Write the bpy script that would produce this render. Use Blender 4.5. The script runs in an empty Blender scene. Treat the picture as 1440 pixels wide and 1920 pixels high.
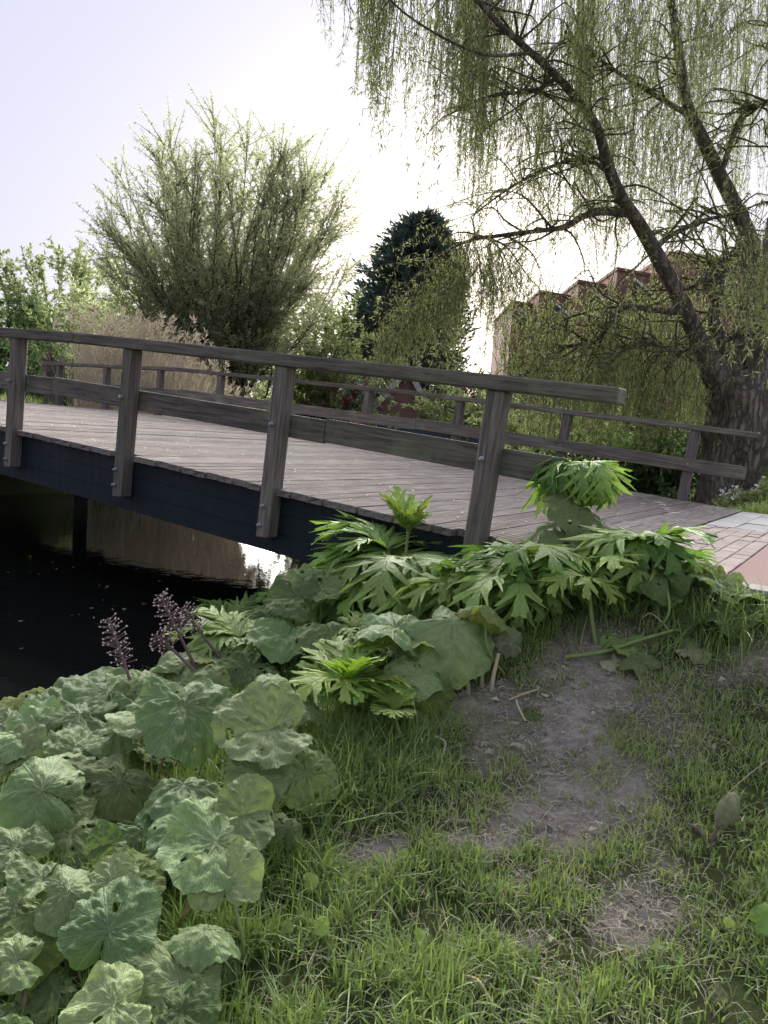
import bpy, math, random
import numpy as np
from mathutils import Matrix, Vector, Euler

rng = np.random.default_rng(11)
random.seed(5)
sc = bpy.context.scene
R = math.radians

# ------------------------------------------------------------------ camera
F_PX, PITCH, ROLL, CAM_Z = 1387.0, 0.1053, 0.0719, 1.5
cp_, sp_, cr_, sr_ = math.cos(PITCH), math.sin(PITCH), math.cos(ROLL), math.sin(ROLL)
FW = np.array([0, cp_, -sp_]); U0 = np.array([0, sp_, cp_]); X0 = np.array([1.0, 0, 0])
RT = cr_ * X0 + sr_ * U0; UP = -sr_ * X0 + cr_ * U0
CAM = np.array([0, 0, CAM_Z])
cam_d = bpy.data.cameras.new('camera'); cam = bpy.data.objects.new('camera', cam_d)
sc.collection.objects.link(cam); sc.camera = cam
cam_d.sensor_fit = 'VERTICAL'; cam_d.sensor_height = 36.0; cam_d.sensor_width = 27.0
cam_d.lens = F_PX / 1920 * 36.0; cam_d.clip_start = 0.05; cam_d.clip_end = 3000
cam.matrix_world = Matrix(((RT[0], UP[0], -FW[0], 0), (RT[1], UP[1], -FW[1], 0), (RT[2], UP[2], -FW[2], CAM_Z), (0, 0, 0, 1)))

# ------------------------------------------------------------------ sky and sun (dusk, sun low behind the trees)
SUN_EL, SUN_AZ = R(13.0), R(5.0)            # azimuth clockwise from +Y
w = bpy.data.worlds.new('World'); sc.world = w; w.use_nodes = True
nt = w.node_tree; nt.nodes.clear()
sky = nt.nodes.new('ShaderNodeTexSky'); sky.sky_type = 'NISHITA'; sky.sun_disc = False
sky.sun_elevation = SUN_EL; sky.sun_rotation = SUN_AZ
sky.air_density = 1.0; sky.dust_density = 4.0; sky.ozone_density = 1.5; sky.altitude = 0
bgn = nt.nodes.new('ShaderNodeBackground'); bgn.inputs[1].default_value = 0.1
wo = nt.nodes.new('ShaderNodeOutputWorld')
# clear dusk sky behind an even, thin veil of high cloud
hs = nt.nodes.new('ShaderNodeHueSaturation'); hs.inputs['Saturation'].default_value = 0.75; hs.inputs['Value'].default_value = 0.02
veil = nt.nodes.new('ShaderNodeMix'); veil.data_type = 'RGBA'; veil.blend_type = 'ADD'; veil.inputs[0].default_value = 1.0; veil.inputs[7].default_value = (0.55, 0.555, 0.7, 1)
nt.links.new(sky.outputs[0], hs.inputs['Color']); nt.links.new(hs.outputs[0], veil.inputs[6]); nt.links.new(veil.outputs[2], bgn.inputs[0]); nt.links.new(bgn.outputs[0], wo.inputs[0])
sl = bpy.data.lights.new('sun', 'SUN'); sl.energy = 3.0; sl.angle = R(70); sl.color = (1.0, 0.95, 0.87)
so = bpy.data.objects.new('sun', sl); sc.collection.objects.link(so)
sdir = Vector((math.sin(SUN_AZ) * math.cos(SUN_EL), math.cos(SUN_AZ) * math.cos(SUN_EL), math.sin(SUN_EL)))
so.rotation_euler = sdir.to_track_quat('Z', 'Y').to_euler()
vs = sc.view_settings; vs.view_transform = 'Standard'; vs.look = 'None'; vs.gamma = 1.0; vs.exposure = 3.6
sc.cycles.max_bounces = 8; sc.cycles.transparent_max_bounces = 8
sc.cycles.use_denoising = True

# ------------------------------------------------------------------ helpers
def ray(px, py):
    d = FW + RT * ((px - 720) / F_PX) - UP * ((py - 960) / F_PX)
    return d
def at(px, py, Y):
    """photo pixel -> world point at forward distance Y"""
    d = ray(px, py); return CAM + d * (Y / d[1])
def smooth(a, b, x):
    t = np.clip((np.asarray(x, float) - a) / (b - a), 0, 1); return t * t * (3 - 2 * t)
def hash2(i, j, s=0):
    n = (i * 374761393 + j * 668265263 + s * 974634777) & 0x7fffffff
    n = ((n ^ (n >> 13)) * 1274126177) & 0x7fffffff
    return ((n ^ (n >> 16)) & 0xffff) / 65535.0
def vnoise(x, y, s=0):
    x = np.asarray(x, float); y = np.asarray(y, float)
    i = np.floor(x).astype(np.int64); j = np.floor(y).astype(np.int64)
    u = x - i; v = y - j; u = u * u * (3 - 2 * u); v = v * v * (3 - 2 * v)
    return (hash2(i, j, s) * (1 - u) + hash2(i + 1, j, s) * u) * (1 - v) + (hash2(i, j + 1, s) * (1 - u) + hash2(i + 1, j + 1, s) * u) * v
def fbm(x, y, o=4, s=0):
    a, t, f = 0.5, 0.0, 1.0
    for k in range(o):
        t = t + a * vnoise(np.asarray(x) * f, np.asarray(y) * f, s + k * 7); a *= .5; f *= 2.03
    return t

def make_mesh(name, V, Q=None, T=None, uv=None, smooth_sh=False, attrs=None):
    V = np.asarray(V, np.float32)
    parts = []; starts = []; n = 0
    if Q is not None and len(Q):
        Q = np.asarray(Q, np.int32); parts.append(Q.ravel()); starts.append(np.arange(len(Q)) * 4); n = len(Q) * 4
    if T is not None and len(T):
        T = np.asarray(T, np.int32); parts.append(T.ravel()); starts.append(n + np.arange(len(T)) * 3)
    L = np.concatenate(parts); S = np.concatenate(starts).astype(np.int32)
    me = bpy.data.meshes.new(name)
    me.vertices.add(len(V)); me.vertices.foreach_set('co', V.ravel())
    me.loops.add(len(L)); me.loops.foreach_set('vertex_index', L)
    me.polygons.add(len(S)); me.polygons.foreach_set('loop_start', S)
    me.polygons.foreach_set('use_smooth', np.full(len(S), bool(smooth_sh)))
    if uv is not None:
        ul = me.uv_layers.new(name='UVMap'); ul.data.foreach_set('uv', np.asarray(uv, np.float32)[L].ravel())
    for k, a in (attrs or {}).items():
        at_ = me.attributes.new(k, 'FLOAT', 'POINT'); at_.data.foreach_set('value', np.asarray(a, np.float32))
    me.update(calc_edges=True); me.validate()
    return me
class Soup:
    """collects pieces of ONE part"""
    def __init__(s): s.V = []; s.Q = []; s.T = []; s.U = []; s.n = 0
    def add(s, V, Q=None, T=None, uv=None):
        V = np.asarray(V, float)
        if Q is not None and len(Q): s.Q.append(np.asarray(Q) + s.n)
        if T is not None and len(T): s.T.append(np.asarray(T) + s.n)
        s.V.append(V); s.U.append(np.zeros((len(V), 2)) if uv is None else np.asarray(uv, float)); s.n += len(V)
    def mesh(s, name, origin=(0, 0, 0), sm=False):
        V = np.concatenate(s.V) - np.asarray(origin)
        return make_mesh(name, V, np.concatenate(s.Q) if s.Q else None, np.concatenate(s.T) if s.T else None, np.concatenate(s.U), sm)
def link(name, me, mat, parent=None, loc=None, mw=None):
    o = bpy.data.objects.new(name, me); sc.collection.objects.link(o)
    if mat is not None and not me.materials: me.materials.append(mat)
    if parent is not None: o.parent = parent
    if mw is not None: o.matrix_basis = mw
    elif loc is not None: o.location = loc
    return o
def tag(o, label, cat, group=None, kind=None):
    o['label'] = label
    if cat: o['category'] = cat
    if group: o['group'] = group
    if kind: o['kind'] = kind
    return o
def empty(name, loc):
    o = bpy.data.objects.new(name, None); sc.collection.objects.link(o); o.location = loc; o.empty_display_size = .1
    return o
BOXQ = np.array([[0, 3, 2, 1], [4, 5, 6, 7], [0, 1, 5, 4], [1, 2, 6, 5], [2, 3, 7, 6], [3, 0, 4, 7]])
def box_v(x0, x1, y0, y1, z0, z1):
    return np.array([[x0, y0, z0], [x1, y0, z0], [x1, y1, z0], [x0, y1, z0], [x0, y0, z1], [x1, y0, z1], [x1, y1, z1], [x0, y1, z1]], float)
def bev_box(sx, sy, sz, b, jitter=0.0):
    """chamfered box centred in x,y with z from 0 to sz; 24 verts"""
    V = []; 
    for z, ins in ((0, b), (b, 0), (sz - b, 0), (sz, b)):
        hx, hy = sx / 2 - ins, sy / 2 - ins; c = b * (1 if ins == 0 else .6)
        for x, y in ((-hx + c, -hy), (hx - c, -hy), (hx, -hy + c), (hx, hy - c), (hx - c, hy), (-hx + c, hy), (-hx, hy - c), (-hx, -hy + c)):
            V.append((x, y, z))
    V = np.array(V)
    if jitter: V = V + rng.normal(0, jitter, V.shape)
    Q = [[k * 8 + i, k * 8 + (i + 1) % 8, (k + 1) * 8 + (i + 1) % 8, (k + 1) * 8 + i] for k in range(3) for i in range(8)]
    for base, fl in ((0, 1), (24, 0)):
        idx = [base + i for i in range(8)]
        for a in ((0, 1, 2, 7), (2, 3, 6, 7), (3, 4, 5, 6)):
            q = [idx[i] for i in a]; Q.append(q[::-1] if fl else q)
    return V, np.array(Q)
def tube(P, rad, n=6, uvs=None):
    P = np.asarray(P, float); rad = np.broadcast_to(np.asarray(rad, float), (len(P),))
    t = np.gradient(P, axis=0); t /= np.linalg.norm(t, axis=1, keepdims=True) + 1e-9
    ref = np.array([0.31, 0.95, 0.05]) if abs(t[0] @ np.array([0.31, .95, .05])) < .9 else np.array([1.0, 0, 0])
    a = np.cross(t, ref); a /= np.linalg.norm(a, axis=1, keepdims=True) + 1e-9; b = np.cross(t, a)
    th = np.arange(n) * 2 * math.pi / n
    V = P[:, None] + rad[:, None, None] * (np.cos(th)[None, :, None] * a[:, None] + np.sin(th)[None, :, None] * b[:, None])
    m = len(P); i = np.arange(m - 1)[:, None] * n; j = np.arange(n)[None]; j2 = (j + 1) % n
    Q = np.stack([i + j, i + j2, i + n + j2, i + n + j], -1).reshape(-1, 4)
    uv = np.stack([np.tile(np.arange(n) / n, m), np.repeat(np.linspace(0, 1, m), n)], -1)
    return V.reshape(-1, 3), Q, uv
def spline(P, m):
    """Catmull-Rom resample of rows P (any columns) to m rows"""
    P = np.asarray(P, float); k = len(P)
    E = np.vstack([2 * P[0] - P[1], P, 2 * P[-1] - P[-2]])
    out = []
    for t in np.linspace(0, k - 1, m):
        i = min(int(t), k - 2); u = t - i; a, b, c, d = E[i], E[i + 1], E[i + 2], E[i + 3]
        out.append(.5 * (2 * b + (c - a) * u + (2 * a - 5 * b + 4 * c - d) * u * u + (3 * b - a - 3 * c + d) * u ** 3))
    return np.array(out)

# ------------------------------------------------------------------ materials
class NB:
    def __init__(s, name):
        s.m = bpy.data.materials.new(name); s.m.use_nodes = True; s.t = s.m.node_tree; s.t.nodes.clear()
        s.out = s.n('ShaderNodeOutputMaterial')
    def n(s, ty, **k):
        x = s.t.nodes.new(ty)
        for a, b in k.items(): setattr(x, a, b)
        return x
    def l(s, a, b): s.t.links.new(a, b)
    def val(s, v, sock):
        if isinstance(v, bpy.types.NodeSocket): s.l(v, sock)
        else: sock.default_value = v
    def math(s, op, a, b=0.0, c=None):
        x = s.n('ShaderNodeMath', operation=op); s.val(a, x.inputs[0]); s.val(b, x.inputs[1])
        if c is not None: s.val(c, x.inputs[2])
        return x.outputs[0]
    def mix(s, f, a, b):
        x = s.n('ShaderNodeMix', data_type='RGBA'); s.val(f, x.inputs[0])
        s.val(a if isinstance(a, bpy.types.NodeSocket) else (*a, 1), x.inputs[6]); s.val(b if isinstance(b, bpy.types.NodeSocket) else (*b, 1), x.inputs[7])
        return x.outputs[2]
    def noise(s, vec, scale, detail=4, rough=.55):
        x = s.n('ShaderNodeTexNoise'); x.inputs['Scale'].default_value = scale; x.inputs['Detail'].default_value = detail; x.inputs['Roughness'].default_value = rough
        if vec is not None: s.l(vec, x.inputs['Vector'])
        return x.outputs['Fac']
    def map(s, vec, scale=(1, 1, 1), loc=(0, 0, 0)):
        x = s.n('ShaderNodeMapping'); s.l(vec, x.inputs[0]); x.inputs['Scale'].default_value = scale; s.val(loc, x.inputs['Location']) ; return x.outputs[0]
    def ramp(s, f, lo, hi, a=0.0, b=1.0):
        x = s.n('ShaderNodeMapRange'); x.interpolation_type = 'SMOOTHSTEP'; s.val(f, x.inputs[0]); x.inputs[1].default_value = lo; x.inputs[2].default_value = hi
        x.inputs[3].default_value = a; x.inputs[4].default_value = b; return x.outputs[0]
    def pbsdf(s, col, rough=.7, spec=.3, bump=None, bstr=.3, bdist=.01, out=True):
        p = s.n('ShaderNodeBsdfPrincipled'); s.val(col if isinstance(col, bpy.types.NodeSocket) else (*col, 1), p.inputs['Base Color'])
        s.val(rough, p.inputs['Roughness']); p.inputs['Specular IOR Level'].default_value = spec
        if bump is not None:
            b = s.n('ShaderNodeBump'); b.inputs['Strength'].default_value = bstr; b.inputs['Distance'].default_value = bdist; s.l(bump, b.inputs['Height']); s.l(b.outputs[0], p.inputs['Normal'])
        if out: s.l(p.outputs[0], s.out.inputs[0])
        return p
    def trans(s, p, col, f):
        t = s.n('ShaderNodeBsdfTranslucent'); s.val(col if isinstance(col, bpy.types.NodeSocket) else (*col, 1), t.inputs[0])
        x = s.n('ShaderNodeMixShader'); x.inputs[0].default_value = f; s.l(p.outputs[0], x.inputs[1]); s.l(t.outputs[0], x.inputs[2]); s.l(x.outputs[0], s.out.inputs[0])

def wood_mat(name, dark, light, lich=(.2, .21, .17), lf=.25, axis=0):
    b = NB(name); tc = b.n('ShaderNodeTexCoord'); oi = b.n('ShaderNodeObjectInfo')
    cmb = b.n('ShaderNodeCombineXYZ')
    for i in range(3): b.l(b.math('MULTIPLY', oi.outputs['Random'], 37.0 + 11 * i), cmb.inputs[i])
    sc_ = [30, 30, 30]; sc_[axis] = 1.6
    g = b.noise(b.map(tc.outputs['Object'], tuple(sc_), cmb.outputs[0]), 1.6, 6, .65)
    sc2 = [90, 90, 90]; sc2[axis] = 2.5
    g2 = b.noise(b.map(tc.outputs['Object'], tuple(sc2), cmb.outputs[0]), 1.5, 3, .6)
    big = b.noise(b.map(tc.outputs['Object'], (2, 2, 2), cmb.outputs[0]), 1.5, 4, .6)
    c = b.mix(b.ramp(g, .3, .7), dark, light)
    c = b.mix(b.ramp(g2, .58, .75), c, tuple(x * .45 for x in dark))
    c = b.mix(b.math('MULTIPLY', b.ramp(big, .5, .72), lf), c, lich)
    hv = b.n('ShaderNodeHueSaturation'); b.l(c, hv.inputs['Color']); b.l(b.math('MULTIPLY_ADD', oi.outputs['Random'], .35, .82), hv.inputs['Value'])
    h = b.math('ADD', b.math('MULTIPLY', g, .6), b.math('MULTIPLY', g2, .7))
    b.pbsdf(hv.outputs[0], b.ramp(g, .2, .8, .95, .8), .15, h, .35, .004)
    return b.m
M = {}
M['post'] = wood_mat('weathered_post_wood', (.08, .068, .062), (.2, .175, .16), (.17, .19, .12), .4, 2)
M['rail'] = wood_mat('weathered_rail_wood', (.08, .07, .06), (.19, .17, .145), (.2, .23, .15), .5, 0)
M['deck'] = wood_mat('weathered_deck_wood', (.115, .098, .093), (.225, .198, .19), (.36, .34, .3), .3, 1)

def simple_mat(name, col, var=.25, scale=20, rough=.8, spec=.2, bstr=.3, bdist=.01, metal=0):
    b = NB(name); tc = b.n('ShaderNodeTexCoord'); n_ = b.noise(tc.outputs['Object'], scale, 5, .6)
    oi = b.n('ShaderNodeObjectInfo')
    c = b.mix(n_, tuple(x * (1 - var) for x in col), tuple(min(1, x * (1 + var)) for x in col))
    hv = b.n('ShaderNodeHueSaturation'); b.l(c, hv.inputs['Color']); b.l(b.math('MULTIPLY_ADD', oi.outputs['Random'], .3, .85), hv.inputs['Value'])
    p = b.pbsdf(hv.outputs[0], rough, spec, n_, bstr, bdist); p.inputs['Metallic'].default_value = metal
    return b.m
def beam_mat():
    b = NB('tarred_beam'); tc = b.n('ShaderNodeTexCoord'); o = tc.outputs['Object']
    st = b.noise(b.map(o, (7, 7, .9)), 1.5, 5, .65); bl = b.noise(o, 2.2, 5, .65); fi = b.noise(o, 40, 4, .6)
    c = b.mix(bl, (.005, .01, .015), (.012, .02, .026)); c = b.mix(b.math('MULTIPLY', b.ramp(st, .56, .72), .5), c, (.04, .045, .05)); c = b.mix(b.math('MULTIPLY', b.ramp(bl, .58, .7), .4), c, (.03, .038, .022))
    c = b.mix(b.math('MULTIPLY', b.ramp(fi, .66, .72), .35), c, (.12, .12, .11))
    b.pbsdf(c, b.ramp(st, .3, .7, .5, .75), .25, b.math('ADD', st, fi), .35, .008); return b.m
M['beam'] = beam_mat()
M['steel'] = simple_mat('galvanised_steel', (.35, .37, .4), .2, 60, .4, .5, .1, .002, .8)
M['brick'] = simple_mat('pink_clinker', (.3, .245, .225), .28, 45, .9, .15, .4, .004)
M['tile'] = simple_mat('grey_concrete', (.31, .315, .32), .2, 40, .9, .15, .3, .003)
M['asphalt'] = simple_mat('red_asphalt', (.2, .125, .115), .4, 90, .9, .15, .5, .004)
M['kerb'] = simple_mat('grey_kerb', (.25, .24, .235), .2, 40, .9, .15, .3, .004)
M['stone'] = simple_mat('grey_stone', (.2, .19, .2), .35, 25, .85, .2, .5, .01)
M['wallbrick'] = simple_mat('house_brick', (.24, .135, .12), .2, 14, .9, .1, .2, .01)
M['rooftile'] = simple_mat('house_roof', (.17, .1, .09), .2, 20, .9, .1, .2, .01)
M['white'] = simple_mat('white_paint', (.75, .75, .74), .08, 10, .6, .3)
M['navy'] = simple_mat('navy_panel', (.02, .028, .05), .3, 10, .5, .4)
M['terracotta'] = simple_mat('terracotta', (.42, .17, .1), .2, 20, .85, .2)
M['stalkg'] = simple_mat('green_stalk', (.16, .22, .07), .25, 30, .6, .3)
M['stalkr'] = simple_mat('reddish_stalk', (.26, .19, .12), .3, 30, .6, .3)
M['crumb'] = simple_mat('earth_crumb', (.27, .245, .215), .35, 60, .95, .1)
M['straw'] = simple_mat('dry_straw', (.42, .36, .24), .3, 30, .85, .15)
M['spike'] = simple_mat('seed_spike', (.16, .11, .105), .3, 40, .8, .2)
M['floret'] = simple_mat('pale_floret', (.55, .48, .45), .3, 40, .8, .2)
M['petal'] = simple_mat('white_petal', (.8, .78, .76), .1, 30, .8, .2)

def leaf_mat(name, c1, c2, tr, trc, rough=.55, kind='plain', vein=None, spec=.35):
    b = NB(name); uv = b.n('ShaderNodeUVMap'); sp = b.n('ShaderNodeSeparateXYZ'); b.l(uv.outputs[0], sp.inputs[0])
    oi = b.n('ShaderNodeObjectInfo'); tc = b.n('ShaderNodeTexCoord')
    u, v = sp.outputs[0], sp.outputs[1]
    nz = b.noise(tc.outputs['Object'], 9, 4, .6)
    if kind == 'plain':
        f = b.math('ADD', b.math('MULTIPLY', u, .75), b.math('MULTIPLY', nz, .3))
        c = b.mix(f, c1, c2); h = None
    else:
        f = b.math('ADD', b.math('MULTIPLY', oi.outputs['Random'], .7), b.math('MULTIPLY', nz, .45))
        c = b.mix(f, c1, c2)
        if kind == 'radial':
            a = b.math('ABSOLUTE', b.math('SUBTRACT', b.math('FRACT', b.math('MULTIPLY', u, 9.0)), .5))
            d1 = b.math('MULTIPLY', a, v)                       # distance from a main vein
            m1 = b.ramp(d1, .012, .035, 1, 0)
            ch = b.math('FRACT', b.math('ADD', b.math('MULTIPLY', v, 7.0), b.math('MULTIPLY', d1, -11.0)))
            m2 = b.ramp(b.math('ABSOLUTE', b.math('SUBTRACT', ch, .5)), .03, .09, .6, 0)
        else:
            a = b.math('ABSOLUTE', u)
            m1 = b.ramp(a, .03, .1, 1, 0)
            ch = b.math('FRACT', b.math('SUBTRACT', b.math('MULTIPLY', v, 9.0), b.math('MULTIPLY', a, 1.6)))
            m2 = b.ramp(b.math('ABSOLUTE', b.math('SUBTRACT', ch, .5)), .03, .1, .55, 0)
        ve = b.math('MAXIMUM', m1, m2)
        c = b.mix(b.math('MULTIPLY', ve, .55), c, vein)
        fine = b.noise(tc.outputs['Object'], 55, 3, .6)
        c = b.mix(b.math('MULTIPLY', b.ramp(fine, .35, .7), .22), c, tuple(x * .55 for x in c1))
        h = b.math('ADD', b.math('MULTIPLY', ve, -.5), b.math('MULTIPLY', fine, .8))
    p = b.pbsdf(c, rough, spec, h, .8, .012, out=False)
    if kind != 'plain':                                   # blotches, pale scuffs and browned spots
        bl_ = b.noise(b.map(tc.outputs['Object'], (1, 1, 1), (3.1, 7.7, 1.3)), 16, 4, .65)
        c = b.mix(b.math('MULTIPLY', b.ramp(bl_, .64, .72), .5), c, (.3, .27, .13))
        hr_ = b.n('ShaderNodeHueSaturation'); b.l(c, hr_.inputs['Color']); b.l(b.math('MULTIPLY_ADD', oi.outputs['Random'], -.028, .502), hr_.inputs['Hue']); b.l(b.math('MULTIPLY_ADD', b.math('FRACT', b.math('MULTIPLY', oi.outputs['Random'], 7.3)), .5, .72), hr_.inputs['Value'])
        c = hr_.outputs[0]; b.l(c, p.inputs['Base Color'])
    hv = b.n('ShaderNodeHueSaturation'); b.l(c, hv.inputs['Color']); hv.inputs['Value'].default_value = trc[0]; hv.inputs['Saturation'].default_value = trc[1]; hv.inputs['Hue'].default_value = trc[2]
    b.trans(p, hv.outputs[0], tr)
    return b.m
M['butter'] = leaf_mat('butterbur_leaf', (.135, .24, .08), (.23, .34, .14), .22, (1.5, 1.25, .485), .55, 'radial', (.29, .38, .22), .35)
M['butter_y'] = leaf_mat('butterbur_yellowish', (.17, .25, .07), (.25, .34, .12), .35, (1.6, 1.25, .485), .65, 'radial', (.36, .44, .22), .2)
M['hog'] = leaf_mat('hogweed_leaf', (.15, .3, .07), (.24, .41, .12), .3, (1.6, 1.2, .485), .5, 'feather', (.3, .42, .2), .35)
M['hog_y'] = leaf_mat('hogweed_young', (.22, .4, .075), (.31, .48, .12), .3, (1.5, 1.2, .485), .5, 'feather', (.38, .48, .18), .35)
M['wilt'] = leaf_mat('wilted_leaf', (.24, .29, .17), (.32, .35, .22), .3, (1.3, 1, .485), .8, 'radial', (.4, .42, .3), .15)
M['grass'] = leaf_mat('grass_blade', (.075, .16, .04), (.34, .43, .15), .35, (1.5, 1.15, .485), .5, 'plain')
M['clip'] = leaf_mat('dry_clippings', (.2, .17, .135), (.5, .47, .36), .15, (1.2, 1, .49), .85, 'plain')
M['willow'] = leaf_mat('willow_leaf', (.105, .14, .045), (.22, .26, .1), .32, (1.4, 1.05, .49), .5, 'plain')
M['bush'] = leaf_mat('bush_leaf', (.19, .225, .115), (.33, .36, .2), .42, (1.4, 1.0, .49), .55, 'plain')
M['tree1'] = leaf_mat('tree_leaf', (.11, .155, .055), (.2, .245, .09), .32, (1.4, 1.0, .49), .55, 'plain')
M['tree2'] = leaf_mat('dark_tree_leaf', (.035, .07, .025), (.075, .12, .04), .35, (1.5, 1.1, .485), .55, 'plain')
M['silver'] = leaf_mat('silvery_leaf', (.12, .16, .11), (.2, .25, .17), .3, (1.4, 1, .49), .6, 'plain')
M['copper'] = leaf_mat('copper_leaf', (.08, .035, .03), (.15, .075, .05), .3, (1.4, 1, .5), .6, 'plain')
M['conifer'] = leaf_mat('conifer_needle', (.028, .048, .044), (.075, .105, .088), .12, (1.4, 1, .49), .6, 'plain')
M['reed'] = leaf_mat('dry_reed', (.4, .35, .25), (.64, .57, .43), .25, (1.3, 1, .49), .8, 'plain')

def bark_mat(name, c1, c2):
    b = NB(name); tc = b.n('ShaderNodeTexCoord')
    n1 = b.noise(b.map(tc.outputs['Object'], (9, 9, 2.2)), 1.2, 6, .65); n2 = b.noise(tc.outputs['Object'], 3, 4, .6)
    rd = b.math('ABSOLUTE', b.math('SUBTRACT', b.noise(b.map(tc.outputs['Object'], (11, 11, 2.0)), 1.0, 5, .6), .5))
    cr = b.ramp(rd, .0, .09)
    c = b.mix(b.ramp(n1, .3, .7), c1, c2); c = b.mix(b.math('MULTIPLY', b.math('SUBTRACT', 1.0, cr), .6), c, tuple(x * .4 for x in c1))
    c = b.mix(b.math('MULTIPLY', b.ramp(n2, .55, .7), .35), c, (.1, .11, .05))
    b.pbsdf(c, .9, .15, b.math('ADD', cr, n1), .9, .03); return b.m
M['bark'] = bark_mat('willow_bark', (.11, .094, .078), (.25, .215, .18))
M['twig'] = simple_mat('twig_bark', (.075, .06, .04), .3, 8, .85, .15)

def ground_mat():
    b = NB('bank_soil'); tc = b.n('ShaderNodeTexCoord'); at_ = b.n('ShaderNodeAttribute', attribute_name='dirt')
    o = tc.outputs['Object']
    n1 = b.noise(o, 6, 6, .65); n2 = b.noise(o, 70, 4, .7); n3 = b.noise(o, 1.3, 4, .6)
    soil = b.mix(b.ramp(n1, .3, .7), (.21, .19, .165), (.38, .345, .305)); soil = b.mix(b.math('MULTIPLY', b.ramp(n2, .5, .75), .5), soil, (.09, .08, .07))
    green = b.mix(n3, (.03, .045, .014), (.06, .085, .025)); green = b.mix(b.math('MULTIPLY', n2, .5), green, (.07, .06, .035))
    c = b.mix(at_.outputs['Fac'], green, soil)
    b.pbsdf(c, .95, .1, b.math('ADD', n2, b.math('MULTIPLY', n1, 1.5)), .7, .012); return b.m
M['ground'] = ground_mat()
def water_mat():
    b = NB('canal_water'); tc = b.n('ShaderNodeTexCoord')
    n = b.noise(b.map(tc.outputs['Object'], (1, 1, 1)), 5.5, 3, .55); n2 = b.noise(tc.outputs['Object'], 1.1, 2, .5)
    p = b.pbsdf((.010, .011, .010), .02, .5, b.math('ADD', n, b.math('MULTIPLY', n2, 1.2)), .09, .02)
    p.inputs['IOR'].default_value = 1.33; return b.m
M['water'] = water_mat()

# ------------------------------------------------------------------ bridge frame of reference
A, SPAN, WID, HR = 0.5741, 1.63, 5.756, 0.937
BO = np.array([0.5612, 4.3602, 0.0]); AX = np.array([math.cos(A), -math.sin(A), 0]); NM = np.array([math.sin(A), math.cos(A), 0])
def deck_z(n):
    n = np.asarray(n, float); m = np.minimum(n, 8.2)
    return CAM_Z - .5564 + .1232 * m - .0003 * m ** 2 - .0006 * m ** 3 
def slope(n):
    n = min(n, 8.2); return -(.1232 - .0006 * n - .0018 * n * n) / SPAN     # dz per metre towards +AX
def bpt(n, wv, h=0.0):
    """bridge coordinates: n posts from the near end, wv metres across, h above the deck"""
    s = slope(n); nv = np.array([-s * AX[0], -s * AX[1], 1.0]); nv /= np.linalg.norm(nv)
    return BO - AX * SPAN * n + NM * wv + np.array([0, 0, float(deck_z(n))]) + nv * h
def bframe(n, wv, h=0.0):
    s = slope(n); t = AX + np.array([0, 0, s]); t /= np.linalg.norm(t); nv = np.cross(t, NM)
    p = bpt(n, wv, h)
    return Matrix(((t[0], NM[0], nv[0], p[0]), (t[1], NM[1], nv[1], p[1]), (t[2], NM[2], nv[2], p[2]), (0, 0, 0, 1)))
def to_bridge(x, y):
    dx, dy = np.asarray(x) - BO[0], np.asarray(y) - BO[1]
    return -(dx * AX[0] + dy * AX[1]) / SPAN, dx * NM[0] + dy * NM[1]
PATH_Z = float(deck_z(-.42)) - .012

# ------------------------------------------------------------------ terrain
WATER_Z = -0.2
CANAL = np.array([(-9, -8), (-5.2, -2), (-3.3, 1.5), (-2.3, 3.3), (-1.45, 4.7), (-.6, 6.4), (.9, 9), (2.6, 11.2), (4.8, 14.6), (7.6, 19.5), (9.5, 25), (9, 30),
                  (5.5, 31.5), (1.6, 28.5), (-1.6, 24), (-3.4, 19.6), (-6.0, 15.6), (-9.3, 10.6), (-13, 5), (-18, -4), (-22, -12), (-14, -16)], float)
def poly_sd(x, y, P):
    """signed distance, positive outside"""
    x = np.asarray(x, float).ravel(); y = np.asarray(y, float).ravel(); d = np.full(x.shape, 1e9); ins = np.zeros(x.shape, bool)
    for (x0, y0), (x1, y1) in zip(P, np.roll(P, -1, 0)):
        ex, ey = x1 - x0, y1 - y0; t = np.clip(((x - x0) * ex + (y - y0) * ey) / (ex * ex + ey * ey), 0, 1)
        d = np.minimum(d, np.hypot(x - x0 - t * ex, y - y0 - t * ey))
        c = ((y0 > y) != (y1 > y)) & (x < (x1 - x0) * (y - y0) / (y1 - y0 + 1e-12) + x0); ins ^= c
    return np.where(ins, -d, d)
CTL = np.array([(0, 0, 0), (0, 1.5, .04), (1, 1.5, .08), (2, 1.5, .16), (.5, 2.3, .16), (.5, 3, .32), (1.4, 3, .5), (1.35, 3.5, .7), (2.0, 3.0, .6), (3, 2, .5), (3, 1, .4), (1.1, 3.75, .76), (2.2, 3.25, .78), (.56, 3.9, .58),
                (.6, 4.6, .66), (-1, 1.5, -.02), (-1, 2.6, .0), (-.3, 2.6, .14), (-.3, 3.4, .2), (0, 4, .4), (-1.5, 3, -.07), (-1, 3.8, -.02), (-2.2, 2.4, -.08), (-2, 1, -.05), (-.6, 4.6, .0),
                (-2.3, 3.3, -.24), (-1.45, 4.7, -.24), (-3.3, 1.5, -.24), (-.6, 6.4, -.24), (.2, 5.6, .3), (-1, -1.5, 0), (1.5, -1.5, 0.1), (-3, -1, -.1), (3.5, -1, .3)], float)
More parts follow.
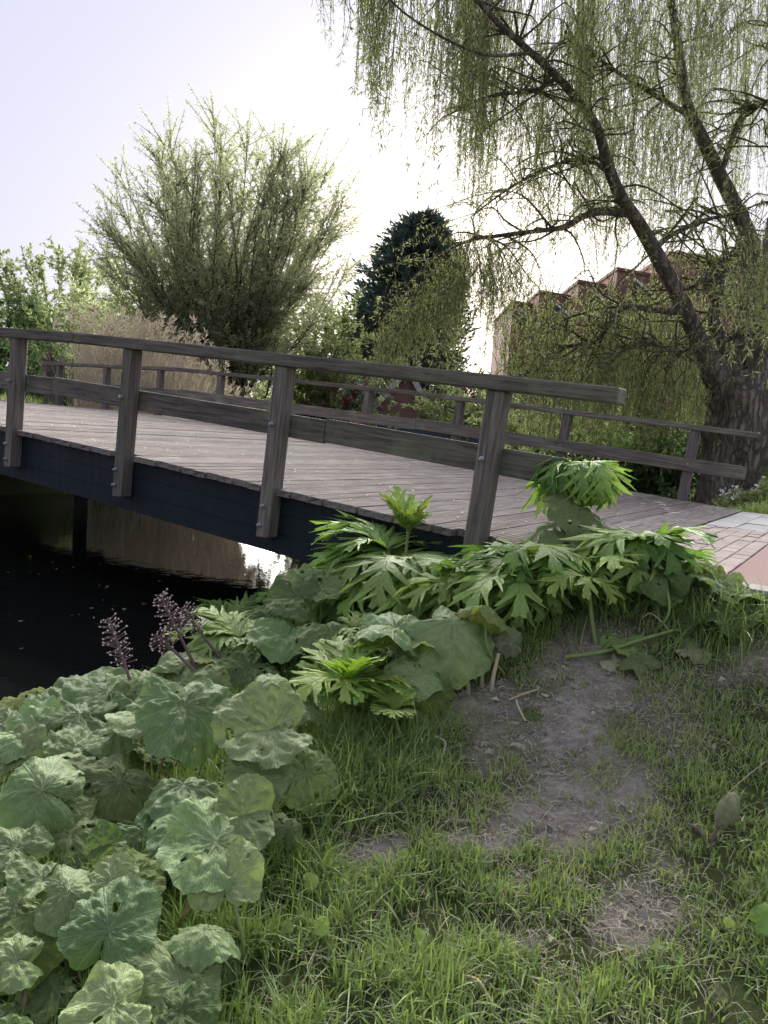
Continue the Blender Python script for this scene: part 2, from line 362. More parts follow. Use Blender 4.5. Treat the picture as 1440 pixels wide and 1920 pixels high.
def tps_fit(C):
    n = len(C); r = np.hypot(C[:, None, 0] - C[None, :, 0], C[:, None, 1] - C[None, :, 1]); K = np.where(r > 0, r * r * np.log(r + 1e-12), 0) + np.eye(n) * .03
    P = np.c_[np.ones(n), C[:, :2]]; Mx = np.zeros((n + 3, n + 3)); Mx[:n, :n] = K; Mx[:n, n:] = P; Mx[n:, :n] = P.T
    return np.linalg.solve(Mx, np.r_[C[:, 2], 0, 0, 0])
TW = tps_fit(CTL)
def tps(x, y):
    out = TW[len(CTL)] + TW[len(CTL) + 1] * x + TW[len(CTL) + 2] * y
    for k, (cx, cy, _) in enumerate(CTL):
        r2 = (x - cx) ** 2 + (y - cy) ** 2; out = out + TW[k] * .5 * r2 * np.log(r2 + 1e-12)
    return out
def ground_h(x, y):
    x = np.asarray(x, float); y = np.asarray(y, float); sh = x.shape
    x = x.ravel(); y = y.ravel(); sd = poly_sd(x, y, CANAL)
    n, wv = to_bridge(x, y)
    top = np.where(n > 5, 1.25, .82) + .25 * smooth(20, 60, y)
    g = -.27 + (top + .27) * smooth(0, 3.2, sd) + .12 * (fbm(x * .25, y * .25, 3, 3) - .5)
    near = tps(np.clip(x, -4, 4), np.clip(y, -2, 7)) + .05 * (fbm(x * 1.6, y * 1.6, 4, 5) - .5) + .03 * (fbm(x * 11, y * 11, 4, 9) - .5)
    wn = 1 - smooth(3.2, 5.2, np.hypot((x - .3) * .9, y - 1.6))
    h = g * (1 - wn) + near * wn
    h = np.where(sd < 0, -.27 - .6 * smooth(0, 1.0, -sd), h)
    # level bed under the path at both ends of the bridge, abutments below the deck
    pw = smooth(-.55, .15, wv) * (1 - smooth(WID, WID + .6, wv)) * (1 - smooth(-.42, -.1, n))
    h = h * (1 - pw) + (PATH_Z - .05) * pw
    lw = smooth(-1.2, .0, wv) * (1 - smooth(WID, WID + 1.2, wv)) * smooth(7.9, 8.35, n)
    h = h * (1 - lw) + (float(deck_z(8.2)) - .03) * lw
    ud = smooth(-.3, .2, wv) * (1 - smooth(WID - .2, WID + .3, wv)) * smooth(-.3, 0, n) * (1 - smooth(7.9, 8.2, n))
    h = np.where(ud > .01, np.minimum(h, deck_z(n) - .5), h)
    return h.reshape(sh)
def gz(x, y): return float(ground_h(np.array([x]), np.array([y]))[0])
def on_ground(px, py, h=0.0):
    """photo pixel -> first point on its ray that lies h above the ground"""
    d = ray(px, py); ts = np.linspace(.8, 30, 3000); P = CAM + d[None] * ts[:, None]
    g = ground_h(P[:, 0], P[:, 1]) + h; i = np.argmax(P[:, 2] < g)
    return P[i]
# bare, worn earth: ellipses (pixel centre, half sizes in metres, strength)
DIRT = [(on_ground(px, py), rx, ry, s) for px, py, rx, ry, s in ((1090, 1420, .3, .45, 1), (1010, 1560, .22, .22, .9), (1190, 1680, .12, .16, .7), (900, 1350, .35, .28, .75), (1120, 1290, .4, .25, .75), (1420, 1270, .3, .16, .8), (1250, 1370, .3, .2, .5), (690, 1590, .12, .1, .8), (890, 1600, .18, .14, .8), (960, 1740, .1, .12, .6), (1120, 1220, .35, .2, .7))]
def dirt_f(x, y):
    x = np.asarray(x, float); y = np.asarray(y, float); m = np.zeros(x.shape)
    wx = x + .5 * (fbm(x * 4, y * 4, 4, 21) - .5); wy = y + .6 * (fbm(x * 4, y * 4, 4, 31) - .5)
    for p, rx, ry, s in DIRT:
        rx, ry = rx * .74, ry * .74
        m = np.maximum(m, s * np.exp(-(((wx - p[0]) / rx) ** 2 + ((wy - p[1]) / ry) ** 2) * .8))
    return m
def lines(lo, hi, step, far_lo, far_hi, g=1.22):
    a = list(np.arange(lo, hi + 1e-6, step)); s = step; v = hi
    while v < far_hi: s = min(s * g, 60); v += s; a.append(v)
    s = step; v = lo
    while v > far_lo: s = min(s * g, 60); v -= s; a.insert(0, v)
    return np.array(a)
gx = lines(-3.4, 3.6, .045, -700, 700, 1.12); gy = lines(.6, 5.2, .045, -120, 1400, 1.12)
GX, GY = np.meshgrid(gx, gy); GH = ground_h(GX, GY)
nxg = len(gx); ii = np.arange(len(gy) - 1)[:, None] * nxg; jj = np.arange(nxg - 1)[None]
gq = np.stack([ii + jj, ii + jj + 1, ii + nxg + jj + 1, ii + nxg + jj], -1).reshape(-1, 4)
gm = make_mesh('ground', np.c_[GX.ravel(), GY.ravel(), GH.ravel()], gq, None, None, True, {'dirt': np.clip(dirt_f(GX, GY).ravel() * 1.6 - .25, 0, 1)})
go = link('ground', gm, M['ground']); tag(go, 'grassy canal bank and earth sloping down to the water', 'ground', kind='structure')
wv_ = np.array([(-40, -20, WATER_Z), (25, -20, WATER_Z), (25, 36, WATER_Z), (-40, 36, WATER_Z)])
wo_ = link('water', make_mesh('water', wv_, [[0, 1, 2, 3]]), M['water']); tag(wo_, 'dark still canal water under the bridge', 'water', kind='structure')

# ------------------------------------------------------------------ bridge
br = empty('footbridge', bpt(0, 0)); tag(br, 'weathered grey timber footbridge with plank deck crossing the dark canal', 'bridge')
BRI = Matrix.Translation(-Vector(bpt(0, 0)))
def bpart(name, me, mat, mw, parent=br):
    return link(name, me, mat, parent, mw=BRI @ mw if parent is br else mw)
# deck boards with anti-slip grooves; profile in x (along bridge), extruded along y
PITCHB, BW = .1415, .127
def board_mesh(y0, y1, k):
    prof = [(-BW / 2, -.045), (-BW / 2, -.004), (-BW / 2 + .004, 0)]
    for g in (-.04, -.0135, .0135, .04): prof += [(g - .005, 0), (g - .003, -.009), (g + .003, -.009), (g + .005, 0)]
    prof += [(BW / 2 - .004, 0), (BW / 2, -.004), (BW / 2, -.045)]
    prof = np.array(prof); m = len(prof); ys = np.linspace(y0, y1, 4)
    V = np.vstack([np.c_[prof[:, 0] + rng.normal(0, .0012), np.full(m, y), prof[:, 1] + rng.normal(0, .0015)] for y in ys])
    Q = [[r * m + i, (r) * m + (i + 1) % m, (r + 1) * m + (i + 1) % m, (r + 1) * m + i] for r in range(3) for i in range(m)]
    T = [[0, i, i + 1] for i in range(1, m - 1)] + [[3 * m, 3 * m + i + 1, 3 * m + i] for i in range(1, m - 1)]
    return make_mesh('deck_board', V, [q[::-1] for q in Q], [t[::-1] for t in T])
full = [board_mesh(-.012 + rng.normal(0, .007), WID + .012, k) for k in range(6)]
cut = [board_mesh(.064, WID - .064, k) for k in range(2)]
nb = int((8.75 + .42) * SPAN / PITCHB)
for k in range(nb):
    n = -.42 + (k + .5) * PITCHB / SPAN
    near_post = abs(n - round(n)) * SPAN < .115 and -.2 < n < 8.2
    me = cut[k % 2] if near_post else full[k % 6]
    bpart('deck_board', me, M['deck'], bframe(n, 0, rng.normal(0, .0015)))
# beams: stacked tarred planks under the deck
def strip(n0, n1, w0, w1, h0, h1, m=24):
    V = []
    for n in np.linspace(n0, n1, m):
        for w_, h_ in ((w0, h0), (w1, h0), (w1, h1), (w0, h1)): V.append(bpt(n, w_, h_))
    Q = [[r * 4 + i, r * 4 + (i + 1) % 4, (r + 1) * 4 + (i + 1) % 4, (r + 1) * 4 + i] for r in range(m - 1) for i in range(4)] + [[3, 2, 1, 0], [m * 4 - 4, m * 4 - 3, m * 4 - 2, m * 4 - 1]]
    return np.array(V), np.array(Q)
for wc, dirn in ((.06, 1), (WID - .06, -1)):
    for (h1, h0, ins) in ((-.047, -.185, 0), (-.188, -.33, .003), (-.333, -.48, .006)):
        V, Q = strip(-.3, 8.3, wc + ins * dirn, wc + .2 * dirn, h0, h1)
        bpart('beam', make_mesh('beam', V, Q), M['beam'], Matrix.Identity(4))
for wc in (1.5, 2.8, 4.1):
    V, Q = strip(-.3, 8.3, wc, wc + .18, -.44, -.047); bpart('beam', make_mesh('beam', V, Q), M['beam'], Matrix.Identity(4))
# timber trestle seen mirrored in the water
for wc in (.4, 5.2):
    p = bpt(6.9, wc, -.45); V = box_v(-.14, .14, -.14, .14, -2.2, 0.0); bpart('pile', make_mesh('pile', V, BOXQ), M['beam'], Matrix.Translation(p))
p0, p1 = bpt(6.9, .1, -.5), bpt(6.9, WID - .1, -.5)
V, Q, _ = tube([p0, p1], .13, 4); bpart('trestle_cap', make_mesh('trestle_cap', V, Q), M['beam'], Matrix.Identity(4))
# bolts on the outside of the beam face, tiny
def bolt_mesh():
    V = []; prof = ((.0, .017), (.012, .017), (.014, .011), (.03, .010), (.033, .006))
    for z, r in prof:
        for i in range(8): V.append((r * math.cos(i * math.pi / 4), -z, r * math.sin(i * math.pi / 4)))
    Q = [[k * 8 + i, k * 8 + (i + 1) % 8, k * 8 + 8 + (i + 1) % 8, k * 8 + 8 + i] for k in range(4) for i in range(8)]
    Q += [[32, 33, 34, 39], [34, 35, 38, 39], [35, 36, 37, 38]]
    return make_mesh('bolt', V, Q)
BOLT = bolt_mesh()
PW = .115
def post_mesh(z0, z1, jit):
    V, Q = bev_box(PW, PW, z1 - z0, .009); V[:, 2] += z0
    V[:16, 2] += (V[:16, 0] * .12)
    return make_mesh('post', V, Q)
pm_near = post_mesh(-.365, HR - .088, 0); pm_far = post_mesh(-.365, HR - .07, 0)
for n in range(9):
    o = bpart('post', pm_near, M['post'], bframe(n, 0))
    for z in (.455, -.13, -.275): bpart('bolt', BOLT, M['steel'], Matrix.Translation((-.015 + rng.normal(0, .008), -PW / 2, z + rng.normal(0, .008))), o)
    o = bpart('post', pm_far, M['post'], bframe(n, WID))
    bpart('bolt', BOLT, M['steel'], Matrix.Translation((0, -PW / 2 - .045, .455)) @ Matrix.Scale(.6, 4), o)
def rail_piece(name, p0, p1, sy, sz, mat, b=.008, extra=None):
    p0 = np.asarray(p0); p1 = np.asarray(p1); L = np.linalg.norm(p1 - p0); x = (p1 - p0) / L; z = np.cross(x, NM); z /= np.linalg.norm(z)
    if z[2] < 0: z = -z
    y = np.cross(z, x)
    V, Q = bev_box(L, sy, sz, b); mw = Matrix(((x[0], y[0], z[0], 0), (x[1], y[1], z[1], 0), (x[2], y[2], z[2], 0), (0, 0, 0, 1)))
    mid = (p0 + p1) / 2; mw.translation = Vector(mid)
    return bpart(name, make_mesh(name, V, Q), mat, mw)
for wv, nn, th, wd in ((0, (-.43, 2.43, 5.7, 8.35), .086, .155), (WID, (-.43, 2.42, 5.68, 8.36), .068, .15)):
    for a, b_ in zip(nn[:-1], nn[1:]):
        rail_piece('handrail', bpt(a + .002, wv, HR - th + .0015), bpt(b_ - .002, wv, HR - th + .0015), wd, th, M['rail'])
for wv, nn in ((PW / 2 + .021, (-.28, .78, 2.72, 5.7, 8.3)), (WID - PW / 2 - .021, (-.4, 2.4, 5.6, 8.3))):
    for a, b_ in zip(nn[:-1], nn[1:]):
        rail_piece('mid_rail', bpt(a + .0015, wv, .365), bpt(b_ - .0015, wv, .375), .04, .16, M['rail'], .005)
# bent metal cap curling up at the far handrail's end
e0 = bpt(-.43, WID, HR - .06)
arc = np.array([AX * x * .3 + np.array([0, 0, z * .3]) for x, z in ((0, 0), (.1, .22), (.3, .36), (.5, .36), (.66, .22), (.76, .02), (.8, -.1))])
arc = spline(arc, 20); V = []; Q = []
for i, a in enumerate(arc):
    for wv in (-.075, .075):
        for dz in (0, .006): V.append(e0 + a + NM * wv + np.array([0, 0, dz]))
for i in range(19):
    for q in ((0, 2, 6, 4), (1, 5, 7, 3), (0, 4, 5, 1), (2, 3, 7, 6)): Q.append([i * 4 + k for k in q])
bpart('bent_end_strip', make_mesh('bent_end_strip', V, Q), M['rail'], Matrix.Identity(4))

# petals on the deck and a splashed white mark
sp = Soup()
for k in range(520):
    n = rng.uniform(-.3, 8); wv = rng.uniform(.1, WID - .1) if rng.random() < .6 else rng.uniform(.1, 1.6)
    p = bpt(n, wv, .006); r = rng.uniform(.006, .013); th = rng.uniform(0, 6.3)
    V = [p + (AX * math.cos(th + a) + NM * math.sin(th + a)) * r * s + np.array([0, 0, rng.uniform(0, .006)]) for a, s in ((0, 1), (1.2, .7), (2.6, .8), (3.8, 1), (5, .6))]
    sp.add(V, None, [[0, 1, 2], [0, 2, 3], [0, 3, 4]])
tag(link('fallen_petals', sp.mesh('fallen_petals'), M['petal']), 'small white petals scattered over the bridge planks', 'petals', kind='stuff')
def deck_pick(px, py):
    d = ray(px, py)
    for t in np.linspace(3, 25, 2500):
        p = CAM + d * t; n, wv = to_bridge(p[0], p[1])
        if p[2] < deck_z(n): return float(n), float(wv)
pts = [(1230, 941), (1236, 943), (1241, 947), (1247, 953), (1255, 957), (1263, 962), (1205, 945), (1212, 937)]
splash = None
for i, (px, py) in enumerate(pts):
    n, wv = deck_pick(px, py); r = .06 if i < 6 else .045
    c = bpt(n, wv, .004 + .0006 * i); V = [c]; m = 10
    for k in range(m):
        a = k * 6.283 / m; V.append(c + (AX * math.cos(a) * r * 1.3 + NM * math.sin(a) * r * .45) * rng.uniform(.4, 1.15) - np.array([0, 0, .0005]))
    if splash is None:
        splash = tag(empty('white_splash', c), 'white splashed mark on the planks near the willow trunk', 'stain'); c0 = c
    link('splash_blot', make_mesh('splash_blot', np.array(V) - c0, None, [[0, 1 + k, 1 + (k + 1) % m] for k in range(m)]), M['petal'], splash)

# ------------------------------------------------------------------ path at the bridge end
def path_pt(s, wv, dz=0.0): return BO + AX * s + NM * wv + np.array([0, 0, PATH_Z + dz])
S0 = .42 * SPAN + .006
bed = tag(link('pavement', make_mesh('pavement', [path_pt(S0, -.12, -.03), path_pt(14, -.12, -.03), path_pt(14, WID + .1, -.03), path_pt(S0, WID + .1, -.03)], [[0, 1, 2, 3]]), M['ground']),
          'brick and slab paving at the end of the bridge', 'pavement', kind='structure')
def paver_set(s0, s1, w0, w1, ls, lw, mat, name, gap=.005, stag=True):
    V, Q = bev_box(ls - gap, lw - gap, .05, .004); me = make_mesh(name, V, Q)
    rot = Matrix(((AX[0], NM[0], 0, 0), (AX[1], NM[1], 0, 0), (0, 0, 1, 0), (0, 0, 0, 1)))
    rows = int(round((s1 - s0) / ls))
    for i in range(rows):
        off = (i % 2) * lw / 2 if stag else 0
        wv = w0 - off
        while wv < w1 - 1e-4:
            a, b_ = max(wv, w0), min(wv + lw, w1)
            if b_ - a > .03:
                m = Matrix.Translation(path_pt(s0 + (i + .5) * ls, (a + b_) / 2, -.05 + rng.normal(0, .0022))) @ rot @ Euler((rng.normal(0, .006), rng.normal(0, .006), rng.normal(0, .008))).to_matrix().to_4x4()
                o = link(name, me, mat, bed, mw=m)
                if b_ - a < lw - 1e-4: o.scale[1] = (b_ - a) / lw
            wv += lw
paver_set(S0, S0 + .63, 0, 3.35, .105, .21, M['brick'], 'brick')
paver_set(S0, S0 + 4.0, 3.36, WID, .25, .5, M['tile'], 'paving_slab')
V = box_v(0, 1, 0, 1, 0, 1)
def path_box(name, s0, s1, w0, w1, z0, z1, mat):
    V = np.array([path_pt(s, w_, z) for s, w_, z in ((s0, w0, z0), (s1, w0, z0), (s1, w1, z0), (s0, w1, z0), (s0, w0, z1), (s1, w0, z1), (s1, w1, z1), (s0, w1, z1))])
    return link(name, make_mesh(name, V, BOXQ), mat)
tag(path_box('cycle_path', S0 + .638, 14, .18, 3.345, -.06, -.004, M['asphalt']), 'red asphalt path beyond the pink bricks', 'path', kind='structure')
o = path_box('kerb', S0 + .64, 14, -.0, .17, -.08, -.001, M['kerb']); tag(o, 'grey kerb strip along the red path', 'kerb', kind='structure')

# ------------------------------------------------------------------ generic foliage helpers
def leaf_quads(P, D, L, Wd, curl=0.15, Nn=None):
    """diamond leaves: base P, unit direction D, length L, width Wd -> V(4n), Q"""
    n = len(P); D = D / (np.linalg.norm(D, axis=1, keepdims=True) + 1e-9)
    r = rng.normal(size=(n, 3)); S = np.cross(D, r); S /= np.linalg.norm(S, axis=1, keepdims=True) + 1e-9; N = np.cross(S, D)
    L = np.broadcast_to(L, (n,))[:, None]; Wd = np.broadcast_to(Wd, (n,))[:, None]
    mid = P + D * L * .45 + N * L * curl * .5
    V = np.stack([P, mid + S * Wd * .5, P + D * L - N * L * curl * .3, mid - S * Wd * .5], 1).reshape(-1, 3)
    Q = np.arange(n * 4).reshape(n, 4); u = rng.random(n)
    uv = np.stack([np.repeat(u, 4), np.tile([0, .5, 1, .5], n)], -1)
    return V, Q, uv
def unit(v): return v / (np.linalg.norm(v) + 1e-9)
def stems_and_leaves(base, stems, leaf_per_m, L, Wd, twig_r=.012, sub=5, sub_len=(.5, 1.2), start=.35, spread=.6, up=.5, wood=None, leaves=None, droop=0.0, stem_leaf=.45):
    """stems: list of (k,4) polylines with radius; side shoots and leaves along them"""
    P_all, D_all = [], []
    for st in stems:
        C = spline(st, 12); V, Q, uv = tube(C[:, :3], C[:, 3], 5); wood.add(V, Q, None, uv)
        length = np.linalg.norm(np.diff(C[:, :3], axis=0), axis=1).sum()
        shoots = [(C[:, :3], stem_leaf)]
        for k in range(sub):
            t = rng.uniform(start, .98); i = min(int(t * 11), 10); p = C[i, :3] * (1 - (t * 11 - i)) + C[i + 1, :3] * (t * 11 - i)
            d = unit(unit(C[i + 1, :3] - C[i, :3]) * up + rng.normal(0, spread, 3)); ln = rng.uniform(*sub_len)
            q = np.array([p, p + d * ln * .5 + np.array([0, 0, .03 * ln]), p + d * ln + np.array([0, 0, .02 - droop * ln])])
            q = spline(q, 5); V, Q, uv = tube(q, np.linspace(twig_r, twig_r * .3, 5), 3); wood.add(V, Q, None, uv); shoots.append((q, 0.0))
        for q, s0 in shoots:
            seg = np.linalg.norm(np.diff(q, axis=0), axis=1).sum(); m = max(2, int(seg * (1 - s0) * leaf_per_m))
            t = rng.uniform(s0, 1, m) * (len(q) - 1); i = np.minimum(t.astype(int), len(q) - 2); f = (t - i)[:, None]
            p = q[i] * (1 - f) + q[i + 1] * f; d = q[i + 1] - q[i]; d /= np.linalg.norm(d, axis=1, keepdims=True) + 1e-9
            P_all.append(p + rng.normal(0, .02, p.shape)); D_all.append(d * .6 + rng.normal(0, .6, p.shape) + np.array([0, 0, -droop]))
    P = np.concatenate(P_all); D = np.concatenate(D_all)
    V, Q, uv = leaf_quads(P, D, rng.uniform(.7, 1.3, len(P)) * L, rng.uniform(.8, 1.2, len(P)) * Wd); leaves.add(V, Q, None, uv)
def leafy_tree(name, base, h, rad, nst, label, cat, mat, L=.12, Wd=.06, lpm=26, sub=9, group=None, low=.1, lean=(0, 0), flat=.66, trunk=True, barkm='twig', sub_len=(.5, 1.3), spread=.7, up=.4, start=.2, stem_leaf=.45, wob=.0):
    """many-stemmed tree or shrub with an uneven outline"""
    base = np.asarray(base, float); e = tag(empty(name, base), label, cat, group); wood, lv = Soup(), Soup(); stems = []
    for k in range(nst):
        a = k * 2.399 + rng.uniform(-.4, .4); zc = rng.uniform(-.35, 1) if k % 3 else rng.uniform(.3, 1); q = math.sqrt(max(.02, 1 - max(0, zc) ** 2)) * rng.uniform(.7, 1.06) * (1 + .25 * min(0, zc))
        dx, dy, top = math.cos(a) * q * rad, math.sin(a) * q * rad, h * (.58 + .42 * zc * rng.uniform(.85, 1.04)); z0 = 0
        w1, w2 = rng.normal(0, wob, 2), rng.normal(0, wob, 2); stems.append(np.array([(0, 0, 0, .012 * h * .5), (dx * .22 + w1[0], dy * .22 + w1[1], top * .3, .007 * h * .5), (dx * .62 + lean[0] * .5 + w2[0], dy * .62 + lean[1] * .5 + w2[1], top * .7 + rng.normal(0, .03) * h, .004 * h * .5), (dx * 1.0 + lean[0], dy * 1.0 + lean[1], top, .0012 * h * .5)]))
    stems_and_leaves(base, stems, lpm, L, Wd, .0011 * h, sub, sub_len, start, spread, up, wood, lv, stem_leaf=stem_leaf)
    link('trunk', wood.mesh('trunk', sm=True), M[barkm], e); link('crown', lv.mesh('crown'), M[mat], e)
    return e

# ------------------------------------------------------------------ background: houses, garden, trees
def at_z(px, py, Y): return at(px, py, Y)
def house(px0, px1, py_top, Y, depth, label, drop):
    """one house of the stepped terrace: brick body, tilted coping roof, sloping panel on its face"""
    a, b_ = at(px0, py_top, Y), at(px1, py_top + drop, Y); z0 = .8
    e = tag(empty('terraced_house', (a[0], Y, z0)), label, 'house', 'stepped row of brick houses behind the willow'); O = np.array([a[0], Y, z0]); Wd = b_[0] - a[0]; ha, hb = a[2] - z0, b_[2] - z0
    V = np.array([(0, 0, 0), (Wd, 0, 0), (Wd, depth, 0), (0, depth, 0), (0, 0, ha), (Wd, 0, hb), (Wd, depth, hb), (0, depth, ha)])
    link('wall', make_mesh('wall', V, BOXQ), M['wallbrick'], e)
    V = np.array([(-.08, -.1, ha + .004), (Wd + .0, -.1, hb + .004), (Wd + .0, depth, hb + .004), (-.08, depth, ha + .004), (-.08, -.1, ha + .16), (Wd, -.1, hb + .16), (Wd, depth, hb + .16), (-.08, depth, ha + .16)])
    link('roof', make_mesh('roof', V, BOXQ), M['rooftile'], e)
    # sloping glazed panel with white upper edge
    x0, x1 = Wd * .3, Wd * .95; zt0, zt1 = ha - .5, ha - .5 - (x1 - x0) * .75
    V = np.array([(x0, -.3, zt0 - .8), (x1, -.3, zt1 - .8), (x1, .02, zt1 - .8), (x0, .02, zt0 - .8), (x0, -.3, zt0), (x1, -.3, zt1), (x1, .02, zt1), (x0, .02, zt0)])
    p = link('glazed_panel', make_mesh('glazed_panel', V, BOXQ), M['navy'], e)
    V = np.array([(x0 - .05, -.36, zt0 + .004), (x1 + .05, -.36, zt1 + .004), (x1 + .05, .02, zt1 + .004), (x0 - .05, .02, zt0 + .004), (x0 - .05, -.36, zt0 + .12), (x1 + .05, -.36, zt1 + .12), (x1 + .05, .02, zt1 + .12), (x0 - .05, .02, zt0 + .12)])
    link('panel_edge', make_mesh('panel_edge', V, BOXQ), M['white'], p)
    for r_ in range(2):
        for c_ in range(2):
            wx = Wd * (.25 + .42 * c_); wz = 1.0 + 2.7 * r_
            if wz + 1.4 < hb - 1.6:
                wdw = link('window', make_mesh('window', box_v(wx, wx + .9, -.05, .02, wz, wz + 1.3), BOXQ), M['white'], e)
                link('pane', make_mesh('pane', box_v(wx + .08, wx + .82, -.06, .0, wz + .08, wz + 1.22), BOXQ), M['navy'], wdw)
house(962, 1016, 568, 46, 8, 'outermost house of the stepped brick row, lowest roof beside the sun glow', 10)
house(1012, 1090, 549, 44, 9, 'second brick house of the stepped row, one step above the lowest', 14)
house(1086, 1164, 530, 42, 10, 'third brick house of the stepped row behind the willow branches', 15)
house(1158, 1262, 507, 40, 11, 'fourth brick house of the stepped row behind the leaning willow limb', 20)
house(1256, 1560, 478, 38, 12, 'tallest brick house of the stepped row behind the willow trunk', 30)
# garden across the water, seen between the rails
sh = tag(empty('garden_house', at(745, 800, 31)), 'small garden house with white sloping gable boards', 'shed'); so_ = np.array(at(745, 800, 31)); so_[2] = .9; sh.location = so_
V = np.array([(-1.1, 0, 0), (1.3, 0, 0), (1.3, 3, 0), (-1.1, 3, 0), (-1.1, 0, 1.6), (1.3, 0, 1.6), (1.3, 3, 1.6), (-1.1, 3, 1.6), (.3, 0, 3.3), (.3, 3, 3.3)])
link('wall', make_mesh('wall', V, [[0, 1, 5, 4], [1, 2, 6, 5], [2, 3, 7, 6], [3, 0, 4, 7]], [[4, 5, 8], [7, 9, 6]]), M['wallbrick'], sh)
for x_, sgn in ((-1.35, 1), (1.55, -1)):
    V = np.array([(x_, -.3, 1.35), (.3, -.3, 3.42), (.3, 3.3, 3.42), (x_, 3.3, 1.35), (x_, -.3, 1.47), (.3, -.3, 3.56), (.3, 3.3, 3.56), (x_, 3.3, 1.47)]); V[:, 0] += .004 * sgn
    rf = link('roof', make_mesh('roof', V, BOXQ), M['rooftile'], sh)
    V2 = V.copy() if sgn > 0 else V * np.array([1, 1, .98]); V2[:, 1] = np.where(V[:, 1] < 0, -.42, -.303); V2[:4, 2] -= .3; link('bargeboard', make_mesh('bargeboard', V2, BOXQ), M['tile'], rf)
for i, (px, wpx, lab) in enumerate(((722, 34, 'dark blue planter box next to the grey post, by the clay pots'), (795, 90, 'long dark blue planter box under the garden shrubs'), (930, 96, 'dark blue planter box beside the weeping willow curtain'))):
    p = at(px, 806, 24.5); ww = wpx / F_PX * 24.5; e = tag(empty('planter_box', (p[0], 24.5, .9)), lab, 'planter', 'dark planters on the far bank')
    hz = at(px, 793 + i * 9, 24.5)[2] - .9
    nb_ = max(2, int(ww / .35))
    for k in range(nb_):
        link('panel', make_mesh('panel', box_v(-ww / 2 + k * ww / nb_ + .008, -ww / 2 + (k + 1) * ww / nb_ - .008, 0, .7, 0, hz - rng.uniform(0, .03)), BOXQ), M['navy'], e)
    link('soil', make_mesh('soil', box_v(-ww / 2 + .05, ww / 2 - .05, .05, .65, .1, hz - .06), BOXQ), M['ground'], e)
def pot(px, py, Y, label, h=.42):
    p = at(px, py, Y); prof = [(.12, 0), (.17, h * .75), (.2, h * .76), (.2, h), (.17, h), (.15, h * .8), (0.001, h * .78)]; V = []
    for r_, z in prof:
        for i in range(12): V.append((r_ * math.cos(i * math.pi / 6), r_ * math.sin(i * math.pi / 6), z))
    Q = [[k * 12 + i, k * 12 + (i + 1) % 12, k * 12 + 12 + (i + 1) % 12, k * 12 + 12 + i] for k in range(len(prof) - 1) for i in range(12)]
    tag(link('flower_pot', make_mesh('flower_pot', V, Q), M['terracotta'], loc=p), label, 'pot', 'clay pots on the far bank')
pot(664, 801, 22, 'wider terracotta pot, first of the two beside the far railing post'); pot(673, 802, 22.2, 'narrower terracotta pot, second of the two beside the far railing post', .36)
pot_stand = None
def T(px, Y, z=.9): p = at(px, 800, Y); return np.array([p[0], Y, z])
def hgt(px, py, Y, z=.9): return at(px, py, Y)[2] - z

# large many-stemmed willow in the middle distance
leafy_tree('willow_bush', T(415, 25, .8), hgt(430, 215, 25, .8), 4.1, 90, 'tall fan-shaped willow with many thin upright stems behind the reeds', 'tree', 'bush', .1, .036, 40, 46, low=.05, sub_len=(.5, 1.5), spread=.5, up=.75, start=.35, stem_leaf=.93, wob=.3)
leafy_tree('willow_bush', T(330, 27, .8), hgt(300, 455, 27, .8), 4.6, 40, 'rounded green willow mass at the foot of the fan-shaped willow', 'tree', 'bush', .18, .07, 34, 14, low=.05)
leafy_tree('willow_bush', T(585, 29, .8), hgt(585, 545, 29, .8), 2.2, 30, 'yellow-green bush between the fan-shaped willow and the dark conifer', 'tree', 'tree1', .2, .08, 26, 10, low=.05)
leafy_tree('broadleaf_tree', T(110, 42, .8), hgt(110, 455, 42, .8), 5.2, 52, 'airy sunlit tree beyond the reeds, left of the fan-shaped willow', 'tree', 'tree1', .22, .1, 24, 18, low=.1)
leafy_tree('broadleaf_tree', T(20, 36, .8), hgt(20, 540, 36, .8), 3.2, 34, 'small dark green tree above the near handrail at the photo edge', 'tree', 'tree2', .24, .11, 24, 10, low=.05)
leafy_tree('broadleaf_tree', T(190, 33, .8), hgt(190, 530, 33, .8), 3.6, 36, 'pale green bushy tree right behind the tallest reeds', 'tree', 'tree1', .2, .09, 24, 11, low=.05)
leafy_tree('broadleaf_tree', T(-110, 40, .8), hgt(0, 540, 40, .8), 4.0, 26, 'farther green tree cut by the photo edge beyond the small dark tree', 'tree', 'tree1', .24, .11, 16, 11, low=.1)
leafy_tree('shrub', T(100, 24, .8), hgt(90, 640, 24, .8), 2.2, 18, 'dense dark shrub behind the end of the far handrail', 'shrub', 'tree2', .16, .08, 28, 9, low=.02)
leafy_tree('shrub', T(665, 30, .8), hgt(665, 685, 30, .8), 1.5, 16, 'silvery grey-green shrub below the dark conifer', 'shrub', 'silver', .16, .08, 30, 9, low=.02)
leafy_tree('shrub', T(625, 29, .8), hgt(625, 700, 29, .8), 1.0, 12, 'copper brown shrub beside the silvery shrub', 'shrub', 'copper', .15, .09, 30, 8, low=.02)
leafy_tree('shrub', T(850, 28.5, .8), hgt(850, 715, 28.5, .8), 2.3, 20, 'bright yellow-green garden shrub behind the dark planters', 'shrub', 'tree1', .16, .09, 30, 9, low=.02)
leafy_tree('shrub', T(905, 33, .8), hgt(905, 690, 33, .8), 1.4, 14, 'dark red leaved shrub beneath the sun glow', 'shrub', 'copper', .16, .09, 30, 8, low=.02)
leafy_tree('shrub', T(800, 36, .8), hgt(800, 640, 36, .8), 2.6, 20, 'grey-green spreading tree at the foot of the conifer', 'shrub', 'silver', .2, .08, 24, 9, low=.02)
